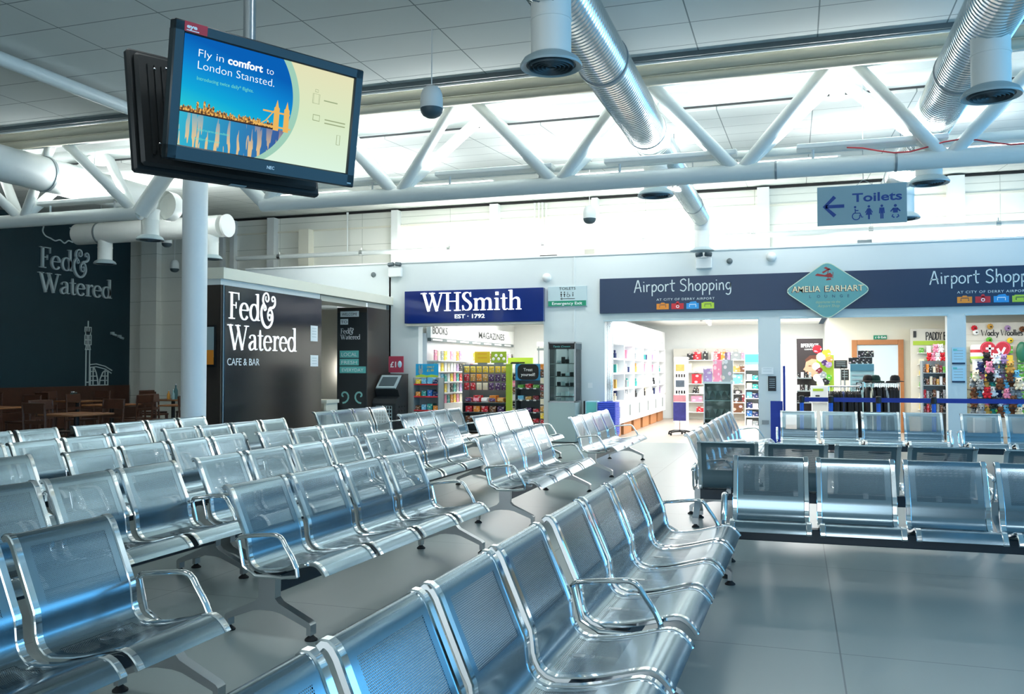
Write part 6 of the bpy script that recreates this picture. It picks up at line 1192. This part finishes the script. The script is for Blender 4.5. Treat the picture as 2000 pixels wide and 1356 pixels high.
# paddy wall
PY = 20.9; pa, pb = atY(1784, 700, PY).x, atY(1850, 700, PY).x; pw_ = thing('souvenir_wall', 'souvenir wall with Paddy lettering and a lime band', 'display wall', ((pa+pb)/2+.2, PY, 0)); MB().box((0, .06, 1.15), (pb-pa+.5, .04, 2.3)).build('panel', M_['slat'], pw_, smooth=False)
l = MB(); p = atY(1808, 664, PY); mono_text(l, 'PADDY B', (V((p.x-pw_.location.x, .035, p.z)), RX, UZ, FYN), .125, .165, .02, .004, -.06); l.build('lettering', M_['dark'], pw_, smooth=False); MB().box((0, .03, atY(1810, 670, PY).z), (pb-pa+.4, .02, .09)).build('lime_band', M_['lime'], pw_, smooth=False); MB().box((atY(1787, 653, PY).x-pw_.location.x, .03, atY(1787, 653, PY).z), (.06, .02, .14)).build('dark_tag', M_['dark'], pw_, smooth=False)
for i in range(6):
    MB().box((-.24, -.05, atY(1800, 690+i*22, PY).z), (.42, .2, .012)).build('shelf', M_['white'], pw_, smooth=False)
    for j in range(3): pack('souvenir', ['green', 'white', 'cream', 'green', 'yellow', 'pink'][(i*2+j) % 6], (pw_.location.x-.38+j*.14, PY-.05, atY(1800, 690+i*22, PY).z+.006), (.09, .09, .11+.04*(j % 2)), '%s souvenir on the left shelves of the Paddy wall' % ['green', 'white', 'cream', 'green', 'yellow', 'pink'][(i*2+j) % 6], 'souvenir', 'souvenirs on the paddy wall')
# plush, one mesh for body and ears, the eyes apart
pl = MB(); pl.ball((0, 0, .36), .36, sc=(1, .8, .95)); pl.ball((0, -.06, .80), .30, sc=(1.1, .95, 1))
for s in (-1, 1): pl.ball((s*.24, -.02, 1.06), .10, 8, 6); pl.ball((s*.33, -.16, .40), .12, 8, 6); pl.ball((s*.2, -.22, .10), .14, 8, 6)
pl.ball((0, -.32, .74), .12, 8, 6); PLM = pl.mesh('plush_toy', M_['plush'], True, 80); ey = MB()
for s in (-1, 1): ey.ball((s*.13, -.33, .86), .06, 8, 6)
EYM = ey.mesh('eyes', M_['black'])
def plush(p, s, c, lab, grp, rz=0):
    o = obj('plush_toy', PLM, None, p, rz); o.scale = (s, s, s); o.color = srgb(PAL[c] if c in PAL else c); obj('eyes', EYM, o); return tag(o, lab, 'plush toy', grp)
bsY = 19.3; bs, ax, bx_, tz = unit('gift_shelf', 'grey shelf unit crammed with books and boxes beside the blue pier', 1801, 1850, 705, bsY, .36, 'grey', [atY(1825, q, bsY).z for q in (728, 752, 778, 806)])
for px, py, c in ((1822, 704, 'pink'), (1832, 704, 'white'), (1841, 704, 'red'), (1816, 704, 'red'), (1837, 690, 'white'), (1828, 690, 'pink')):
    p = atY(px, py, bsY+.15); plush((p.x, bsY+.18, tz+(0 if py == 704 else .17)), .15, c, '%s plush toy on top of the grey gift shelf' % c, 'plush toys on the gift shelf')
for i, q in enumerate((728, 752, 778, 806)):
    for j in range(7):
        c = [['brown', 'orange', 'black', 'cream', 'brown', 'maroon', 'green'], ['black', 'brown', 'cream', 'brown', 'gold', 'white', 'brown'], ['red', 'grey', 'black', 'brown', 'white', 'black', 'grey'], ['maroon', 'red', 'brown', 'black', 'grey', 'brown', 'black']][i][j]; pack('book', c, (ax+(bx_-ax)*(.1+j*.133), bsY+.13, atY(1825, q, bsY).z), (.05, .16, .12+.05*((i+j*2) % 3)/2), '%s book on the %s shelf of the grey gift shelf' % (c, ['top', 'second', 'third', 'lowest'][i]), 'book', 'books on the gift shelf', rx=0)
# woolly wall
OY = 20.6; oa = atY(1860, 700, OY).x; ow = thing('woolly_wall', 'slatted wall with Wacky Woollies lettering at the right edge', 'display wall', (oa+1.6, OY, 0)); MB().box((0, .05, 1.2), (3.4, .04, 2.4)).build('panel', M_['slat'], ow, smooth=False)
q = MB()
for i in range(16): q.box((0, .028, .2+i*.13), (3.36, .006, .012))
q.build('slat_grooves', M_['beige'], ow, smooth=False)
l = MB(); p = atY(1917, 656, OY); mono_text(l, 'Wacky Woollies', (V((p.x-ow.location.x, .024, p.z)), RX, UZ, FYN), .118, .125, .017, .004); l.build('lettering', M_['black'], ow, smooth=False)
def woolly(px, py, c, s=.055):
    p = atY(px, py, OY-.02); t = thing('woolly_ornament', '%s round woolly ornament on the wall by the Wacky Woollies lettering' % c, 'ornament', p, group='woolly ornaments'); b = MB(); b.ball((0, 0, 0), s, sc=(1, .35, 1))
    for i in range(9): b.ball((s*.85*math.cos(i*.7), 0, s*.85*math.sin(i*.7)), s*.3, 8, 6, sc=(1, .5, 1))
    o = b.build('body', M_['plush'], t); o.color = srgb(PAL[c]); MB().ball((s*.2, -s*.42, -s*.1), s*.34, 8, 6, sc=(1, .5, .8)).build('face', M_['black'], t)
for px, py, c in ((1903, 641, 'red'), (1934, 638, 'gold'), (1968, 641, 'lilac'), (1997, 643, 'brown'), (1932, 664, 'green'), (1973, 665, 'yellow'), (1906, 649, 'white')): woolly(px, py, c)
ht = thing('heart_sign', 'big red heart sign with white ty letters above the plush toys', 'sign', atY(1944, 687, 18.924)); hp = [(0, -.24)] + [(.02+.23*math.sin(R(a))*1.0, 0) for a in ()]
hp = [(x*.0165, y*.0165) for x, y in [(16*math.sin(t)**3, 13*math.cos(t)-5*math.cos(2*t)-2*math.cos(3*t)-math.cos(4*t)) for t in [2*math.pi*i/40 for i in range(40)]]]
MB().prism(hp, ff(0, 0), .03).build('panel', M_['red'], ht, smooth=False); l = MB(); strokes(l, [[(x*.93, y*.93) for x, y in hp + hp[:1]]], ff(0, 0, -.03), 1, 1, .012, .002)
l2 = MB(); strokes(l2, [[(-.10, .13), (-.10, -.07), (-.07, -.10), (-.03, -.09)], [(-.17, .06), (-.03, .06)], [(.03, .06), (.09, -.06)], [(.16, .08), (.05, -.15), (.0, -.14)]], ff(0, 0, -.03), 1, 1, .042, .004); l.build('rim', mat('heart_rim', '#e2556a', .5), ht, smooth=False); l2.build('lettering', M_['letterw'], ht, smooth=False)

st = thing('plush_stand', 'tiered plush toy stand under the red heart sign', 'display stand', (atY(1944, 760, 18.75).x, 18.75, 0))
PL = ['black', 'gold', 'sky-blue', 'brown', 'pink', 'white', 'teal', 'red', 'cream', 'grey', 'lilac', 'brown', 'white', 'pink', 'grey', 'brown', 'sky-blue', 'navy']
n = 0
for i, py in enumerate((711, 729, 745, 761, 778, 796, 814)):
    z = atY(1944, py, 18.6).z; hw = [.22, .32, .42, .46, .46, .46, .46][i]; MB().box((0, .05, z-.01), (hw*2, .3, .02)).build('tier', M_['brown'], st, smooth=False); m = [3, 5, 7, 8, 8, 8, 8][i]
    for j in range(m):
        c = PL[(n*5+i*2) % len(PL)]; n += 1; plush((st.location.x - hw + .08 + j*(2*hw-.16)/(m-1), 18.7+.06*math.sin(n*2.1), z), .185+.02*math.sin(n*1.7), c, '%s plush toy on the %s tier of the stand under the heart sign' % (c, ['topmost', 'second', 'third', 'fourth', 'fifth', 'sixth', 'lowest'][i]), 'plush toys under the heart sign', .4*math.sin(n*2.9))
MB().box((0, .2, .95), (.05, .05, 1.9)).build('post', M_['grey'], st, smooth=False)
# green packs on the woolly wall
for i in range(8):
    for j in range(9):
        x = oa + .18 + j*.22; z = .42 + i*.19
        if z > 1.75 and 2 < j < 6: continue
        c = ['green', 'green', 'white', 'green', 'cream', 'green', 'yellow', 'green'][(i*3+j*5) % 8]; o = pack('souvenir_pack', c, (x, OY-.06, z), (.13, .08, .15), '%s souvenir pack hung on the slatted wall, %s' % (c, 'left of the plush stand' if j < 3 else 'right of the plush stand' if j > 5 else 'behind the plush stand'), 'souvenir pack', 'packs on the slatted wall')
mug = MB(); mug.lathe([(.13, 0), (.15, .05), (.15, .3), (.13, .32)], (0, 0, 0), 16); o = mug.build('giant_mug', M_['white']); o.location = atY(1911, 704, 20.2); MB().lathe([(.152, .03), (.152, .08)], (0, 0, 0), 16).build('green_band', M_['lime'], o); MB().lathe([(.152, .16), (.152, .22)], (0, 0, 0), 16).build('dark_band', M_['red'], o); tag(o, 'big white mug with green band left of the heart sign', 'mug')
MB().box((0, 0, -o.location.z/2), (.2, .2, o.location.z)).build('pedestal', M_['white'], o, smooth=False)
o = MB().ball((0, 0, 0), .2, sc=(.55, .3, 1.1)).build('green_balloon', mat('bottle_green', '#2f7a5e', .3)); o.location = atY(1996, 688, OY-.08); tag(o, 'dark green oval ornament at the right picture edge', 'ornament')
